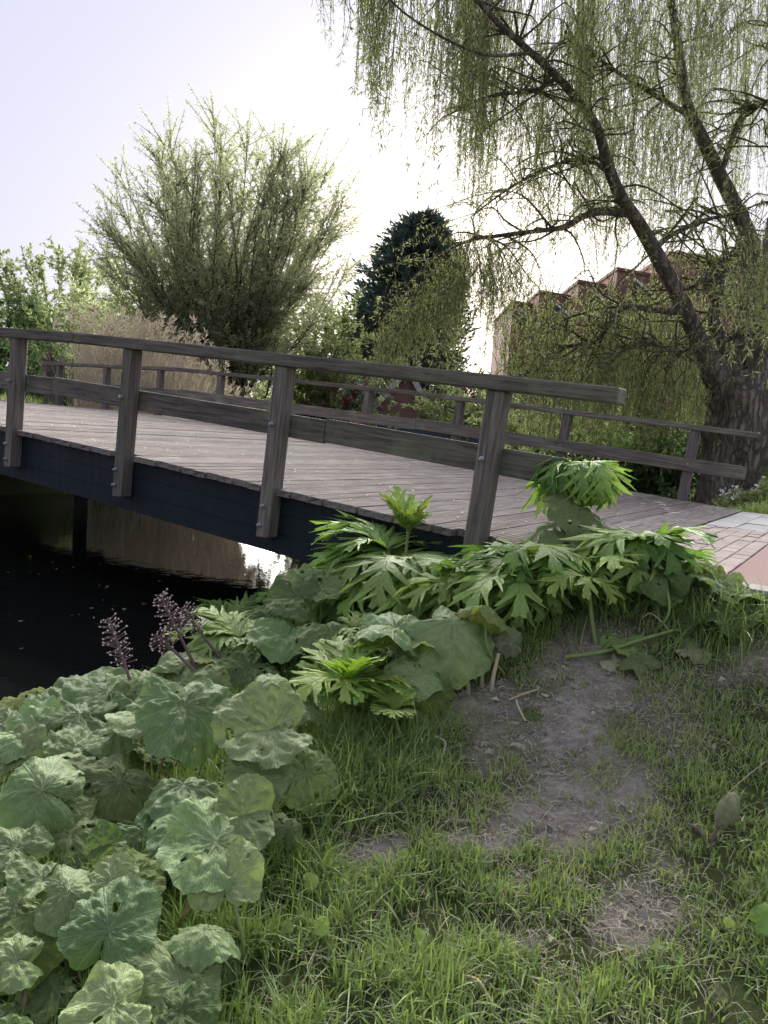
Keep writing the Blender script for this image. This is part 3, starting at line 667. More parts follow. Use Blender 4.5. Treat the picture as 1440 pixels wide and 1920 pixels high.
leafy_tree('shrub', T(700, 27, .6), hgt(700, 780, 27, .6), 2.6, 16, 'low dark green shrub along the far bank behind the pots', 'shrub', 'tree2', .13, .07, 34, 7, low=.02)
for i, (px, Y, py, rr, mt, lab) in enumerate(((1010, 17, 790, 1.5, 'tree1', 'leafy bank shrub behind the far railing, below the house row'), (1130, 15, 815, 1.3, 'tree2', 'dark green bank shrub between the two end posts of the far railing'), (1235, 14, 850, 1.0, 'tree2', 'low leafy shrub touching the willow trunk behind the far end post'), (1330, 30, 700, 4, 'tree1', 'yellow-green hedge behind the willow trunk'), (1100, 33, 700, 4.5, 'tree2', 'dark hedge in front of the brick houses'), (1490, 20, 760, 2.4, 'tree1', 'bushy hedge right of the willow trunk'))):
    leafy_tree('shrub', T(px, Y, .6), hgt(px, py, Y, .6), rr, 18, lab, 'shrub', mt, .1 + Y * .003, .05 + Y * .0015, 30, 9, low=.02)
# distant treeline so that the horizon is closed
for i, (px, py, lab) in enumerate(((300, 640, 'far hazy tree seen low through the fan-shaped willow stems'), (500, 640, 'far hazy tree seen low beside the fan-shaped willow'), (1000, 690, 'far tree low in the sun glow beside the brick houses'))):
    leafy_tree('distant_tree', T(px, 75, .9), max(6, hgt(px, py, 75)), 7, 26, lab, 'tree', 'tree1', .45, .22, 9, 10, group='distant trees', low=.05, sub_len=(1.2, 3))

# conifer
cy = 38.0; cb = T(716, cy, .9); ch = hgt(790, 405, cy); e = tag(empty('conifer', cb), 'tall dark blue-green conifer between the two willows', 'tree')
V, Q, uv = tube(np.array([(0, 0, 0), (.7, 0, ch * .6), (1.4, 0, ch * .97)]), [.28, .16, .03], 8); link('trunk', make_mesh('trunk', V, Q, None, uv, True), M['twig'], e)
lv = Soup(); Pn, Dn = [], []
for k in range(820):
    t = rng.random() ** .8 * .98; z = t * ch; rmax = 4.3 * (1 - t) ** .55 * rng.uniform(.6, 1.15) + .15; a = rng.uniform(0, 6.283)
    d = np.array([math.cos(a), math.sin(a), rng.uniform(-.05, .4)]); b0 = np.array([t * 1.4, 0, z])
    m = int(26 + 42 * rmax / 3); s = rng.uniform(.25, 1, m)[:, None] * rmax
    p = b0 + d * s + np.array([0, 0, 1.0]) * (-.12 * s ** 1.5 / max(rmax, .5) + .22 * (s / rmax) ** 3 * rmax * .5) + rng.normal(0, .12, (m, 3)) * np.array([1, 1, .6])
    Pn.append(p); Dn.append(d * .9 + rng.normal(0, .45, (m, 3)) + np.array([0, 0, .25]))
P = np.concatenate(Pn); D = np.concatenate(Dn); V, Q, uv = leaf_quads(P, D, rng.uniform(.25, .6, len(P)), rng.uniform(.06, .13, len(P))); lv.add(V, Q, None, uv)
link('crown', lv.mesh('crown'), M['conifer'], e)

# pollarded stump on the far bank
e = tag(empty('pollard_stump', T(95, 17.6, .9)), 'knobbly dark pollard stump by the end of the far handrail', 'tree stump'); wood = Soup()
hp = hgt(95, 678, 17.6); V, Q, uv = tube(spline(np.array([(0, 0, 0, .16), (0, 0, hp * .5, .15), (.02, 0, hp * .8, .2), (0, 0, hp, .14)]), 8)[:, :3], spline(np.array([(.16,), (.15,), (.22,), (.14,)]), 8)[:, 0], 9); wood.add(V, Q, None, uv)
link('trunk', wood.mesh('trunk', sm=True), M['bark'], e); wood = Soup()
for k in range(90):
    a = rng.uniform(0, 6.283); el = rng.uniform(-.1, 1.3); d = np.array([math.cos(a) * math.cos(el), math.sin(a) * math.cos(el), math.sin(el)]); p = np.array([0, 0, hp * rng.uniform(.65, 1)]); ln = rng.uniform(.2, .45)
    V, Q, uv = tube([p, p + d * ln * .6, p + d * ln], [.03, .022, .016], 4); wood.add(V, Q, None, uv)
link('stub_shoots', wood.mesh('stub_shoots'), M['spike'], e)

# reeds
def reed_bed(name, label, n, pxr, yr, hr, green=False):
    base = T(sum(pxr) / 2, sum(yr) / 2, WATER_Z); e = tag(empty(name, base), label, 'reeds', kind='stuff'); s = Soup()
    for k in range(n):
        Y = rng.uniform(*yr); px = rng.uniform(*pxr); p = T(px, Y, -.25); h = rng.uniform(*hr) * (1.0 - .45 * smooth(270, 430, px)); lean = rng.normal(0, .09, 2) + np.array([.05 + .25 * smooth(300, 430, px), 0])
        q = np.array([p + np.array([lean[0] * h * t ** 1.6, lean[1] * h * t ** 1.6, h * t]) for t in (0, .35, .7, 1)]); u = rng.random()
        V, Q, uv = tube(q, [.0065, .0065, .005, .003], 3); uv[:, 0] = u; s.add(V, Q, None, uv)
        m = 5; tt = rng.uniform(.1, .85, m); pp = p + np.stack([lean[0] * h * tt ** 1.6, lean[1] * h * tt ** 1.6, h * tt], -1); dd = np.c_[rng.normal(0, .45, (m, 2)), rng.uniform(.2, 1.2, m)]
        V, Q, uv = leaf_quads(pp, dd, rng.uniform(.25, .55, m), .02); s.add(V, Q, None, uv)
        if rng.random() < .4:
            m = 16; tp = q[-1]; pp = tp - np.array([0, 0, 1]) * rng.uniform(0, .28, m)[:, None] + rng.normal(0, .012, (m, 3)); dd = np.c_[rng.normal(.3, .35, m), rng.normal(0, .35, m), rng.uniform(.1, .8, m)]
            V, Q, uv = leaf_quads(pp, dd, rng.uniform(.08, .16, m), .028); s.add(V, Q, None, uv)
    return link('reed_stems', s.mesh('reed_stems', base), M['reed'], e)
reed_bed('reeds', 'bed of tall dry beige reeds behind the far railing', 1150, (138, 430), (16.8, 20.5), (3.2, 4.15))
reed_bed('reeds', 'small strip of dry reeds at the photo edge beyond the bridge', 120, (-60, 14), (26, 29), (1.6, 2.2))

# ------------------------------------------------------------------ weeping willow
WY = 12.6
wb = at(1365, 940, WY); wl = tag(empty('weeping_willow', wb), 'large weeping willow with gnarled trunk beside the far railing end', 'tree')
def limb(pts, m=40, n=12):
    P = np.array([list(at(px, py, WY + dy)) + [r * (.68 if r < 30 else .95) * (WY + dy) / F_PX] for px, py, r, dy in pts]); return spline(P, m)
def gnarl(C, n=12, amp=.12, s=0):
    V, Q, uv = tube(C[:, :3], C[:, 3], n); c = np.repeat(C[:, :3], n, 0); d = V - c; a = np.arctan2(d[:, 1], d[:, 0])
    f = 1 + amp * (fbm(np.cos(a) * 2.2 + V[:, 2] * .9 + s, np.sin(a) * 2.2 + V[:, 2] * 1.7, 3, s) - .45) * 2
    return c + d * f[:, None], Q, uv
trunk = limb([(1352, 975, 66, 0), (1356, 935, 56, 0), (1372, 880, 58, 0), (1392, 830, 72, 0), (1398, 780, 66, 0), (1388, 730, 60, 0), (1384, 695, 44, 0)], 40)
V, Q, uv = gnarl(trunk, 28, .3, 3); link('trunk', make_mesh('trunk', V - wb, Q, None, uv, True), M['bark'], wl)
LIMBS = [
 [(1380, 760, 34, 0), (1345, 705, 30, -.1), (1315, 650, 25, -.2), (1280, 570, 22, -.4), (1238, 490, 20, -.6), (1195, 415, 18, -.9), (1165, 370, 16, -1.2), (1140, 310, 14, -1.5), (1120, 240, 12, -1.8), (1085, 190, 11, -2.1), (1040, 140, 10, -2.5), (980, 85, 9, -2.9), (930, 40, 8, -3.2), (870, -30, 7, -3.6)],
 [(1380, 750, 24, .2), (1362, 660, 19, .3), (1338, 600, 16, .4), (1340, 560, 14, .5), (1330, 530, 11, .5), (1375, 500, 9, .6), (1425, 478, 8, .8)],
 [(1385, 740, 40, 0), (1385, 650, 29, .2), (1403, 560, 26, .4), (1410, 470, 23, .5), (1385, 400, 20, .6), (1350, 330, 18, .6), (1312, 250, 16, .5), (1290, 200, 14, .3), (1275, 110, 12, 0), (1255, -20, 9, -.5)],
 [(1405, 760, 34, -.1), (1422, 660, 27, -.3), (1425, 560, 23, -.6), (1450, 430, 19, -1), (1480, 250, 14, -1.5), (1470, 50, 10, -2)],
 [(1278, 585, 10, -.4), (1220, 580, 8, -.7), (1165, 576, 7, -.9), (1140, 615, 6, -1), (1110, 640, 5, -.8), (1055, 655, 4.5, -.6), (1000, 700, 3, -.3)],
 [(1185, 400, 13, -1), (1130, 396, 11, -1.2), (1095, 405, 9, -1.3), (1060, 425, 8, -1.2), (1020, 432, 6, -1), (950, 440, 5, -.8), (870, 455, 4, -.6), (800, 500, 3.2, -.4), (730, 570, 2.2, -.2)],
 [(1300, 540, 9, -.2), (1340, 500, 8, .4), (1400, 470, 7, .8)],
 [(1225, 470, 8, -.7), (1260, 440, 7, -.2), (1330, 410, 5, .2), (1380, 405, 4, .5)],
 [(1150, 330, 7, -1.4), (1100, 300, 5, -1), (1040, 310, 4, -.7), (960, 350, 3, -.4), (890, 400, 2, -.3)],
 [(1045, 145, 6, -2.5), (1000, 170, 5, -2.2), (920, 180, 3.5, -2), (830, 220, 2.5, -1.8)],
 [(1290, 215, 8, .3), (1230, 180, 6, 0), (1150, 130, 5, -.4), (1060, 60, 4, -1)],
 [(1350, 330, 8, .6), (1390, 220, 7, .2), (1440, 190, 6, -.3)],
 [(1000, 100, 5, -2.8), (900, 100, 4, -3.4), (780, 40, 3, -3.9), (690, -40, 2.2, -4.2)],
 [(1310, 650, 8, -.2), (1270, 660, 6, -.8), (1200, 640, 5, -1.1), (1130, 690, 3.5, -1.2)]]
bl = []
for k, L_ in enumerate(LIMBS):
    C = limb(L_, 36); bl.append(C); V, Q, uv = gnarl(C, 10, .16, 10 + k); link('branch', make_mesh('branch', V - wb, Q, None, uv, True), M['bark'], wl)
tw = Soup(); lv = Soup(); allp = np.concatenate([c[6:] for k, c in enumerate(bl) if k != 12])
for k in range(520):       # twisting side twigs
    c = allp[rng.integers(len(allp))]; d = unit(rng.normal(0, 1, 3) * np.array([1, .8, .55]) + np.array([-.25, 0, .1])); ln = rng.uniform(.35, 1.5)
    q = np.array([c[:3], c[:3] + d * ln * .35 + rng.normal(0, .06, 3), c[:3] + d * ln * .7 + rng.normal(0, .1, 3) - np.array([0, 0, .08 * ln]), c[:3] + d * ln + rng.normal(0, .1, 3) - np.array([0, 0, .4 * ln])])
    q = spline(q, 9); V, Q, uv = tube(q, np.linspace(min(.018, c[3] * .6), .003, 9), 4); tw.add(V, Q, None, uv)
    m = int(ln * 34); t = rng.uniform(.15, 1, m) * 8; i = np.minimum(t.astype(int), 7); f = (t - i)[:, None]; p = q[i] * (1 - f) + q[i + 1] * f
    V, Q, uv = leaf_quads(p, rng.normal(0, .7, (m, 3)) + np.array([0, 0, -.5]), rng.uniform(.05, .1, m), rng.uniform(.012, .02, m)); lv.add(V, Q, None, uv)
#        count  x range      top y range  bottom y range  depth range  edge rule
CURT = [(16, (612, 690), (-90, -20), (70, 165), (8.2, 9.2)), (95, (690, 800), (-120, -10), (120, 420), (8.4, 10.5)), (150, (790, 920), (-140, 60), (200, 440), (9, 12)),
        (210, (880, 1130), (-150, 200), (230, 480), (10, 14)), (110, (1080, 1460), (-180, 60), (80, 330), (8.5, 11)), (300, (1080, 1460), (-180, 300), (150, 520), (12, 16.5)), (150, (1000, 1300), (150, 380), (350, 560), (12, 15)),
        (210, (700, 870), None, (610, 715), (11.6, 13)), (170, (860, 985), (430, 520), (540, 690), (11, 13)), (190, (950, 1180), (520, 680), (660, 850), (11.4, 14.5)),
        (170, (1130, 1250), (520, 720), (700, 890), (11.6, 15)), (170, (1230, 1350), (520, 720), (700, 890), (13.4, 15.5)), (150, (950, 1330), (640, 760), (800, 900), (11.5, 14)), (34, (1385, 1465), (400, 520), (580, 700), (7.2, 8.2)), (12, (1300, 1460), (430, 560), (540, 640), (10.5, 11.5))]
for cnt, xr, tr, br_, dr in CURT:
    for k in range(int(cnt * (1.35 if xr[0] < 880 and tr else 1.9))):
        if k % 6 == 0: pc, Yc = rng.uniform(*xr), rng.uniform(*dr)
        px = pc + rng.normal(0, 11); Y = Yc + rng.normal(0, .25)
        if tr is None: ty = 600 - (px - 700) * 1.0 + rng.uniform(0, 90)
        else: ty = rng.uniform(*tr)
        by = rng.uniform(*br_)
        if xr[0] < 900 and tr and ty < 100: by = min(by, 60 + (px - 600) * 1.45 * rng.uniform(.6, 1.1))
        by = ty + (by - ty) * rng.uniform(.4, 1.12)
        if by - ty < 50: by = ty + 50 + 40 * rng.random()
        lean = ROLL * (by - ty); a = at(px, ty, Y); b_ = at(px - lean * .9 + rng.normal(0, 5), by, Y + rng.normal(0, .1)); h = a[2] - b_[2]
        side = rng.normal(0, .05, 3); side[2] = 0; m = 8; t = np.linspace(0, 1, m)[:, None]
        off = np.array([rng.choice([-1, 1]) * rng.uniform(.05, .3), rng.uniform(-.2, .2), -.06])
        q = a * (1 - t) + b_ * t + off * np.exp(-t * 5) * -1 + side * np.sin(t * rng.uniform(2, 6) + rng.uniform(0, 3)) 
        V, Q, uv = tube(q, np.linspace(.0045, .0015, m), 3); uv[:, 0] = .3; tw.add(V, Q, None, uv)
        n_ = int(h * rng.uniform(18, 36)); nc = max(2, int(h * 5)); cc = rng.uniform(.05, 1, nc); tt = np.clip(np.where(rng.random(n_) < .6, cc[rng.integers(nc, size=n_)] + rng.normal(0, .02, n_), rng.uniform(.04, 1, n_)), .02, 1) * (m - 1); i = np.minimum(tt.astype(int), m - 2); f = (tt - i)[:, None]; p = q[i] * (1 - f) + q[i + 1] * f
        d = rng.normal(0, .55, (n_, 3)) + np.array([0, 0, -.75]); V, Q, uv = leaf_quads(p, d, rng.uniform(.04, .13, n_), rng.uniform(.008, .018, n_), .2); lv.add(V, Q, None, uv)
link('twigs', tw.mesh('twigs', wb), M['twig'], wl); link('crown', lv.mesh('crown', wb), M['willow'], wl)


# ------------------------------------------------------------------ foreground plants: leaf builders
def frame_of(N, Tt):
    N = unit(np.asarray(N, float)); Tt = np.asarray(Tt, float); Tt = unit(Tt - N * (Tt @ N)); return Tt, np.cross(N, Tt), N
def butter_blade(c, Rr, N, Tt, holes=2, droop=.12, wave=.06, fold=.08, na=91, nr=14, sinus=.3):
    """kidney-shaped leaf: petiole joins at the notch; puckered between radiating veins, toothed rim, insect holes"""
    tx, ty, tz = frame_of(N, Tt); ph = rng.uniform(0, 6.3, 4)
    th = np.linspace(-math.pi + .05, math.pi - .05, na); rr = np.linspace(.0, 1, nr) ** .85
    k9 = (th / (2 * math.pi) + .5) * 9
    edge = (1 + .06 * np.sin(2 * th + ph[0]) + .05 * np.sin(3 * th + ph[1]) + .03 * np.sin(7 * th + ph[2])) * (1 - .5 * np.exp(-((math.pi - np.abs(th)) / sinus) ** 2)) * (.9 + .1 * np.cos(th))
    edge = edge * (1 + .035 * (np.abs(np.sin(k9 * math.pi)) ** .7) - .02) + .022 * (np.abs((th * 5.2) % 1 - .5) * 2 - .5) + rng.normal(0, .008, na)
    TH, RR = np.meshgrid(th, rr); E = edge[None] * RR
    K = (TH / (2 * math.pi) + .5) * 9; dv = np.abs(K % 1 - .5)             # 0 on a vein
    x, y = E * np.cos(TH), E * np.sin(TH)
    z = .105 * np.sqrt(np.clip(dv * 2, 0, 1)) * RR ** .8 * (1 - .45 * RR) * 1.2
    z += .05 * np.sin(RR * 19 - dv * 13 + ph[3]) * np.sqrt(RR) * np.clip(dv * 3, 0, 1)
    z += wave * RR ** 2.5 * (np.sin(3 * TH + ph[0]) + .6 * np.sin(5 * TH + ph[1]) + .35 * np.sin(11 * TH + ph[2]))
    z += fold * np.abs(y) - droop * RR ** 2 * 1.3 + .05 * (1 - RR) * 0 + .07 * (fbm(x * 3.4 + ph[0] * 9, y * 3.4 + ph[1] * 9, 4, 2) - .5) * 2
    V = c + Rr * (x[..., None] * tx + y[..., None] * ty + z[..., None] * tz); V = V.reshape(-1, 3)
    i = np.arange(nr - 1)[:, None] * na; j = np.arange(na - 1)[None]
    Q = np.stack([i + j, i + j + 1, i + na + j + 1, i + na + j], -1).reshape(-1, 4)
    cx, cyy = x.ravel()[Q].mean(1), y.ravel()[Q].mean(1); keep = np.ones(len(Q), bool)
    for h in range(holes):
        a, r_ = rng.uniform(-2.6, 2.6), rng.uniform(.25, .85); hr = rng.uniform(.03, .09)
        keep &= ((cx - r_ * math.cos(a)) ** 2 + ((cyy - r_ * math.sin(a)) * rng.uniform(.7, 1.6)) ** 2) > hr * hr
    uv = np.stack([(TH / (2 * math.pi) + .5).ravel(), RR.ravel()], -1)
    return V, Q[keep], uv
def leaflet(base, d0, L, Wd, N0, droop, lobes=4, twist=0.0):
    """pointed, deeply cut and toothed leaflet bending under its weight"""
    fr = np.array([0, .16, .34, .52, .7, .86, .97]); t = np.concatenate([(k + fr) / lobes for k in range(lobes)] + [[1.0]]); n = len(t)
    d = unit(np.asarray(d0, float)); up = np.array([0, 0, 1.0]); hz = unit(np.array([d[0], d[1], 1e-4])); el0 = math.asin(np.clip(d[2], -1, 1))
    el = el0 - droop * t ** 1.15; D = np.cos(el)[:, None] * hz + np.sin(el)[:, None] * up
    dt = np.diff(t, prepend=0)[:, None]; C = base + np.cumsum(D * dt, 0) * L
    side = unit(np.cross(hz, up)); Nn = np.cross(np.broadcast_to(side, D.shape), D)
    tw = twist * t[:, None]; S = side * np.cos(tw) + Nn * np.sin(tw); Nn = np.cross(S, D)
    fl = (t * lobes) % 1.0; env = np.clip(np.sin(math.pi * np.clip(t * .88 + .1, 0, 1)), 0, 1) ** .8; env[-1] = .02
    V = []; U = []
    for sg in (-1, 1):
        for fx in (1.0, .55):
            jag = 1 + .5 * (((t * lobes * 3.5 + .3 * sg) % 1) - .5)
            wd = Wd * env * (.14 + .86 * fl ** 1.25) * jag * rng.uniform(.92, 1.08, n)
            e = C + S * (sg * wd * fx)[:, None] + D * (wd * .95 * fx ** 1.5)[:, None] + Nn * ((.16 * fx - .26 * fx ** 2) * wd + rng.normal(0, .03 * Wd, n) * fx)[:, None]
            V.append(e); U.append(np.stack([np.full(n, sg * fx), t], -1))
    cols = [V[0], V[1], C + Nn * (-.012 * Wd), V[3], V[2]]; us = [U[0], U[1], np.stack([np.zeros(n), t], -1), U[3], U[2]]
    Vv = np.stack(cols, 1).reshape(-1, 3); Uv = np.stack(us, 1).reshape(-1, 2)
    i = np.arange(n - 1)[:, None] * 5; j = np.arange(4)[None]
    Q = np.stack([i + j, i + j + 1, i + 5 + j + 1, i + 5 + j], -1).reshape(-1, 4)
    return Vv, Q, Uv
def stalk_obj(p0, p1, r0, r1, mat, parent, origin, name='stalk', bend=.12, n=6):
    p0, p1 = np.asarray(p0), np.asarray(p1); mid = (p0 + p1) / 2 + rng.normal(0, bend, 3) * np.linalg.norm(p1 - p0) * np.array([1, 1, .3])
    q = spline([p0, mid, p1], 9); V, Q, uv = tube(q, np.linspace(r0, r1, 9), n); return link(name, make_mesh(name, V - origin, Q, None, uv, True), mat, parent)

# ---- butterbur: (px, py, width px, height above ground, tilt to viewer deg, side tilt deg, tip bearing deg, colour)
BUTTER = {
 'a': ('butterbur clump with broad round leaves lowest at the photo corner', [(215, 1885, 195, .22, 22, 0, 200, 0), (335, 1838, 190, .16, 40, 12, 110, 0), (388, 1742, 140, .2, -2, 5, 260, 0), (205, 1745, 205, .24, 30, -8, 60, 0), (30, 1800, 130, .2, 20, 0, 180, 0), (98, 1862, 100, .1, 20, 10, 90, 0), (40, 1890, 120, .08, 25, 0, 300, 0)]),
 'b': ('butterbur clump with folded leaves above the lowest corner leaves', [(128, 1668, 150, .27, 14, -12, 120, 0), (240, 1642, 150, .22, 26, 14, 30, 1), (30, 1590, 150, .2, 15, -10, 140, 0), (30, 1700, 140, .16, 20, 0, 200, 0), (270, 1560, 130, .16, 30, 20, 310, 0), (150, 1580, 120, .1, 30, 0, 40, 1), (165, 1720, 110, .1, 25, 0, 250, 0)]),
 'c': ('butterbur with one big two-lobed leaf beside bare straw stalks', [(405, 1580, 225, .26, 22, 10, 190, 0), (455, 1528, 150, .28, 34, 24, 30, 0), (300, 1600, 120, .14, 12, -16, 200, 1), (345, 1470, 160, .24, 10, 0, 280, 0)]),
 'd': ('butterbur clump of large leaves against the photo edge, halfway up the bank', [(78, 1482, 200, .28, 34, -12, 150, 0), (225, 1462, 185, .22, 40, 6, 250, 2), (140, 1400, 130, .24, 18, 10, 60, 0), (20, 1420, 150, .2, 28, -10, 90, 0), (110, 1530, 130, .12, 30, 0, 220, 2), (280, 1420, 110, .14, 30, 10, 0, 2)]),
 'e': ('butterbur with one strongly wrinkled grey-green leaf below the yellow-green hogweed', [(510, 1365, 215, .3, 30, 8, 200, 0), (485, 1455, 150, .2, 42, -4, 250, 0), (575, 1450, 140, .16, 42, 25, 300, 2), (560, 1320, 120, .24, 10, 8, 20, 0)]),
 'f': ('butterbur with large pale drooping leaves in the middle of the bank', [(345, 1325, 210, .36, 30, 18, 290, 0), (290, 1335, 170, .34, 12, -10, 160, 0), (355, 1245, 170, .3, 18, 4, 60, 0), (400, 1290, 120, .22, 22, 18, 10, 2), (220, 1370, 120, .28, 20, -6, 220, 0)]),
 'g': ('butterbur clump at the water edge below the single seed spike', [(150, 1338, 225, .3, 14, -4, 180, 0), (205, 1300, 170, .32, 8, 0, 90, 0), (60, 1372, 170, .26, 16, -8, 150, 0), (100, 1320, 140, .24, 8, 0, 60, 0), (260, 1310, 120, .28, 14, 10, 30, 1), (15, 1350, 110, .2, 15, -10, 200, 0), (330, 1280, 150, .24, 12, 0, 120, 0), (410, 1235, 130, .26, 12, 0, 150, 2), (90, 1300, 120, .2, 5, 0, 100, 1), (250, 1285, 130, .24, 10, 0, 40, 0), (30, 1318, 110, .16, 5, 0, 160, 1)]),
 'h': ('butterbur with a large grey-green umbrella leaf on pale bare stalks', [(850, 1168, 200, .34, 30, 14, 320, 0), (740, 1178, 190, .33, 6, -8, 150, 0), (722, 1212, 130, .26, -28, -14, 160, 1), (800, 1205, 110, .26, -22, 8, 250, 1), (912, 1140, 110, .34, -18, 20, 40, 1), (770, 1265, 125, .2, 40, 0, 20, 0)]),
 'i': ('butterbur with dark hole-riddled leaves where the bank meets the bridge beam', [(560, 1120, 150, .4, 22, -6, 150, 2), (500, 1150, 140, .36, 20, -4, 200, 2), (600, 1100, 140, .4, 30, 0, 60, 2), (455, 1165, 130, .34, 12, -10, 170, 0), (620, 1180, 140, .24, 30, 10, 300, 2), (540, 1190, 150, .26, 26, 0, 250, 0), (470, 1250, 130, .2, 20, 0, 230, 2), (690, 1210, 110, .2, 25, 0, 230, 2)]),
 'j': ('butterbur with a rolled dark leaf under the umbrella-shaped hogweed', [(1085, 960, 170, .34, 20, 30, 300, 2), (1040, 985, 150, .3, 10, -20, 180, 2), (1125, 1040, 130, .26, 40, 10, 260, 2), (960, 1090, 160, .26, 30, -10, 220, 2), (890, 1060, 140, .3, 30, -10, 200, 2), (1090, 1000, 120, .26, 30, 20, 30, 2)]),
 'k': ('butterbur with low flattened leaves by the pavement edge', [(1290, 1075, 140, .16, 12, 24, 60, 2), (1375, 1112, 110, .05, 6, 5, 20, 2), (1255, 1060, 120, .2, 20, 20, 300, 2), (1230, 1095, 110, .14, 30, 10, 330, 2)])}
M['butter_d'] = leaf_mat('butterbur_dark', (.11, .19, .06), (.19, .27, .11), .28, (1.6, 1.2, .485), .65, 'radial', (.22, .3, .15), .22)  # darker green variant of the butterbur leaf colour
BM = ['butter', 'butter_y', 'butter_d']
def cam_dir(p): d = CAM - p; d[2] = 0; return unit(d)
def add_butter(e, o, spec, stalk=True, mat=None):
    px, py, wpx, h, tilt, side, brg, cl = spec
    c = on_ground(px, py, h); dist = (c - CAM) @ FW; Rr = wpx / 2 / F_PX * dist * .98
    f = cam_dir(c); r_ = np.cross(f, np.array([0, 0, 1.0]))
    N = np.array([0, 0, 1.0]) + f * math.tan(R(tilt - 2 + rng.normal(0, 6))) - r_ * math.tan(R(side)); b = R(brg); Tt = r_ * -math.cos(b) + f * -math.sin(b)
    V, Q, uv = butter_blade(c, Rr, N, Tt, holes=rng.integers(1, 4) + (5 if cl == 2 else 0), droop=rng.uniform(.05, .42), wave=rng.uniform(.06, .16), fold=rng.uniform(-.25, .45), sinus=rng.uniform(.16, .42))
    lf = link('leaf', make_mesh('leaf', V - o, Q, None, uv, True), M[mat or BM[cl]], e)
    g = c.copy() + rng.normal(0, .06, 3); g[2] = gz(g[0], g[1]) - .02
    stalk_obj(g, c - unit(N) * .004, .0075, .005, M['stalkr'] if rng.random() < .4 else M['stalkg'], lf, o, bend=.14)
# fill the carpet between the large leaves
keys_ = [k for k in BUTTER if k in 'abcdefg']; cen = {k: np.mean([(q[0], q[1]) for q in BUTTER[k][1]], axis=0) for k in keys_}; own = {k: [] for k in keys_}
for gy_ in range(1320, 1930, 84):
    for gx_ in range(-10, 620, 112):
        px, py = gx_ + rng.normal(0, 22) + (gy_ // 62 % 2) * 42, gy_ + rng.normal(0, 16)
        if px < 560 - (py - 1340) * .33 and px > -20 and rng.random() < .46:
            kk = min(keys_, key=lambda k: np.hypot(*(cen[k] - (px, py))))
            own[kk].append((px, py, rng.uniform(105, 175), rng.uniform(.13, .27), rng.normal(22, 8), rng.normal(0, 12), rng.uniform(0, 360), int(rng.choice([0, 0, 0, 2, 2, 1]))))
for k in keys_: BUTTER[k] = (BUTTER[k][0], BUTTER[k][1] + own[k])
for key, (lab, specs) in BUTTER.items():
    o = on_ground(specs[0][0], specs[0][1], specs[0][3]); o[2] = gz(o[0], o[1]); e = tag(empty('butterbur_plant', o), lab, 'plant', 'butterbur plants on the bank')
    for sp_ in specs: add_butter(e, o, sp_)
    # smaller under-storey leaves of the same plant
    for k in range(8 if key == 'i' else 2):
        b0 = specs[rng.integers(len(specs))]
        add_butter(e, o, (b0[0] + rng.normal(0, 50), b0[1] + rng.normal(12, 28), rng.uniform(70, 150), rng.uniform(.07, .24), rng.normal(26, 10), rng.normal(0, 14), rng.uniform(0, 360), int(rng.choice([0, 1, 2, 2]))))
# bare pale petioles under the umbrella leaf
for px0, py0, px1, py1, lab in ((880, 1300, 868, 1215, 'thick pale bare stalk below the umbrella leaf, first from the water'), (905, 1290, 908, 1222, 'thin pale bare stalk below the umbrella leaf, between two others'), (922, 1295, 935, 1225, 'pale bare stalk below the umbrella leaf, nearest the worn earth')):
    a = on_ground(px0, py0); b_ = at(px1, py1, a[1] + .02); a[2] -= .02
    V, Q, uv = tube(spline([a, (a + b_) / 2 + rng.normal(0, .008, 3), b_], 8), np.linspace(.012, .008, 8), 8); V2 = V - a
    tag(link('bare_stalk', make_mesh('bare_stalk', V2, Q, None, uv, True), M['straw'], loc=a), lab, 'stalk', 'pale stalks below the umbrella leaf')

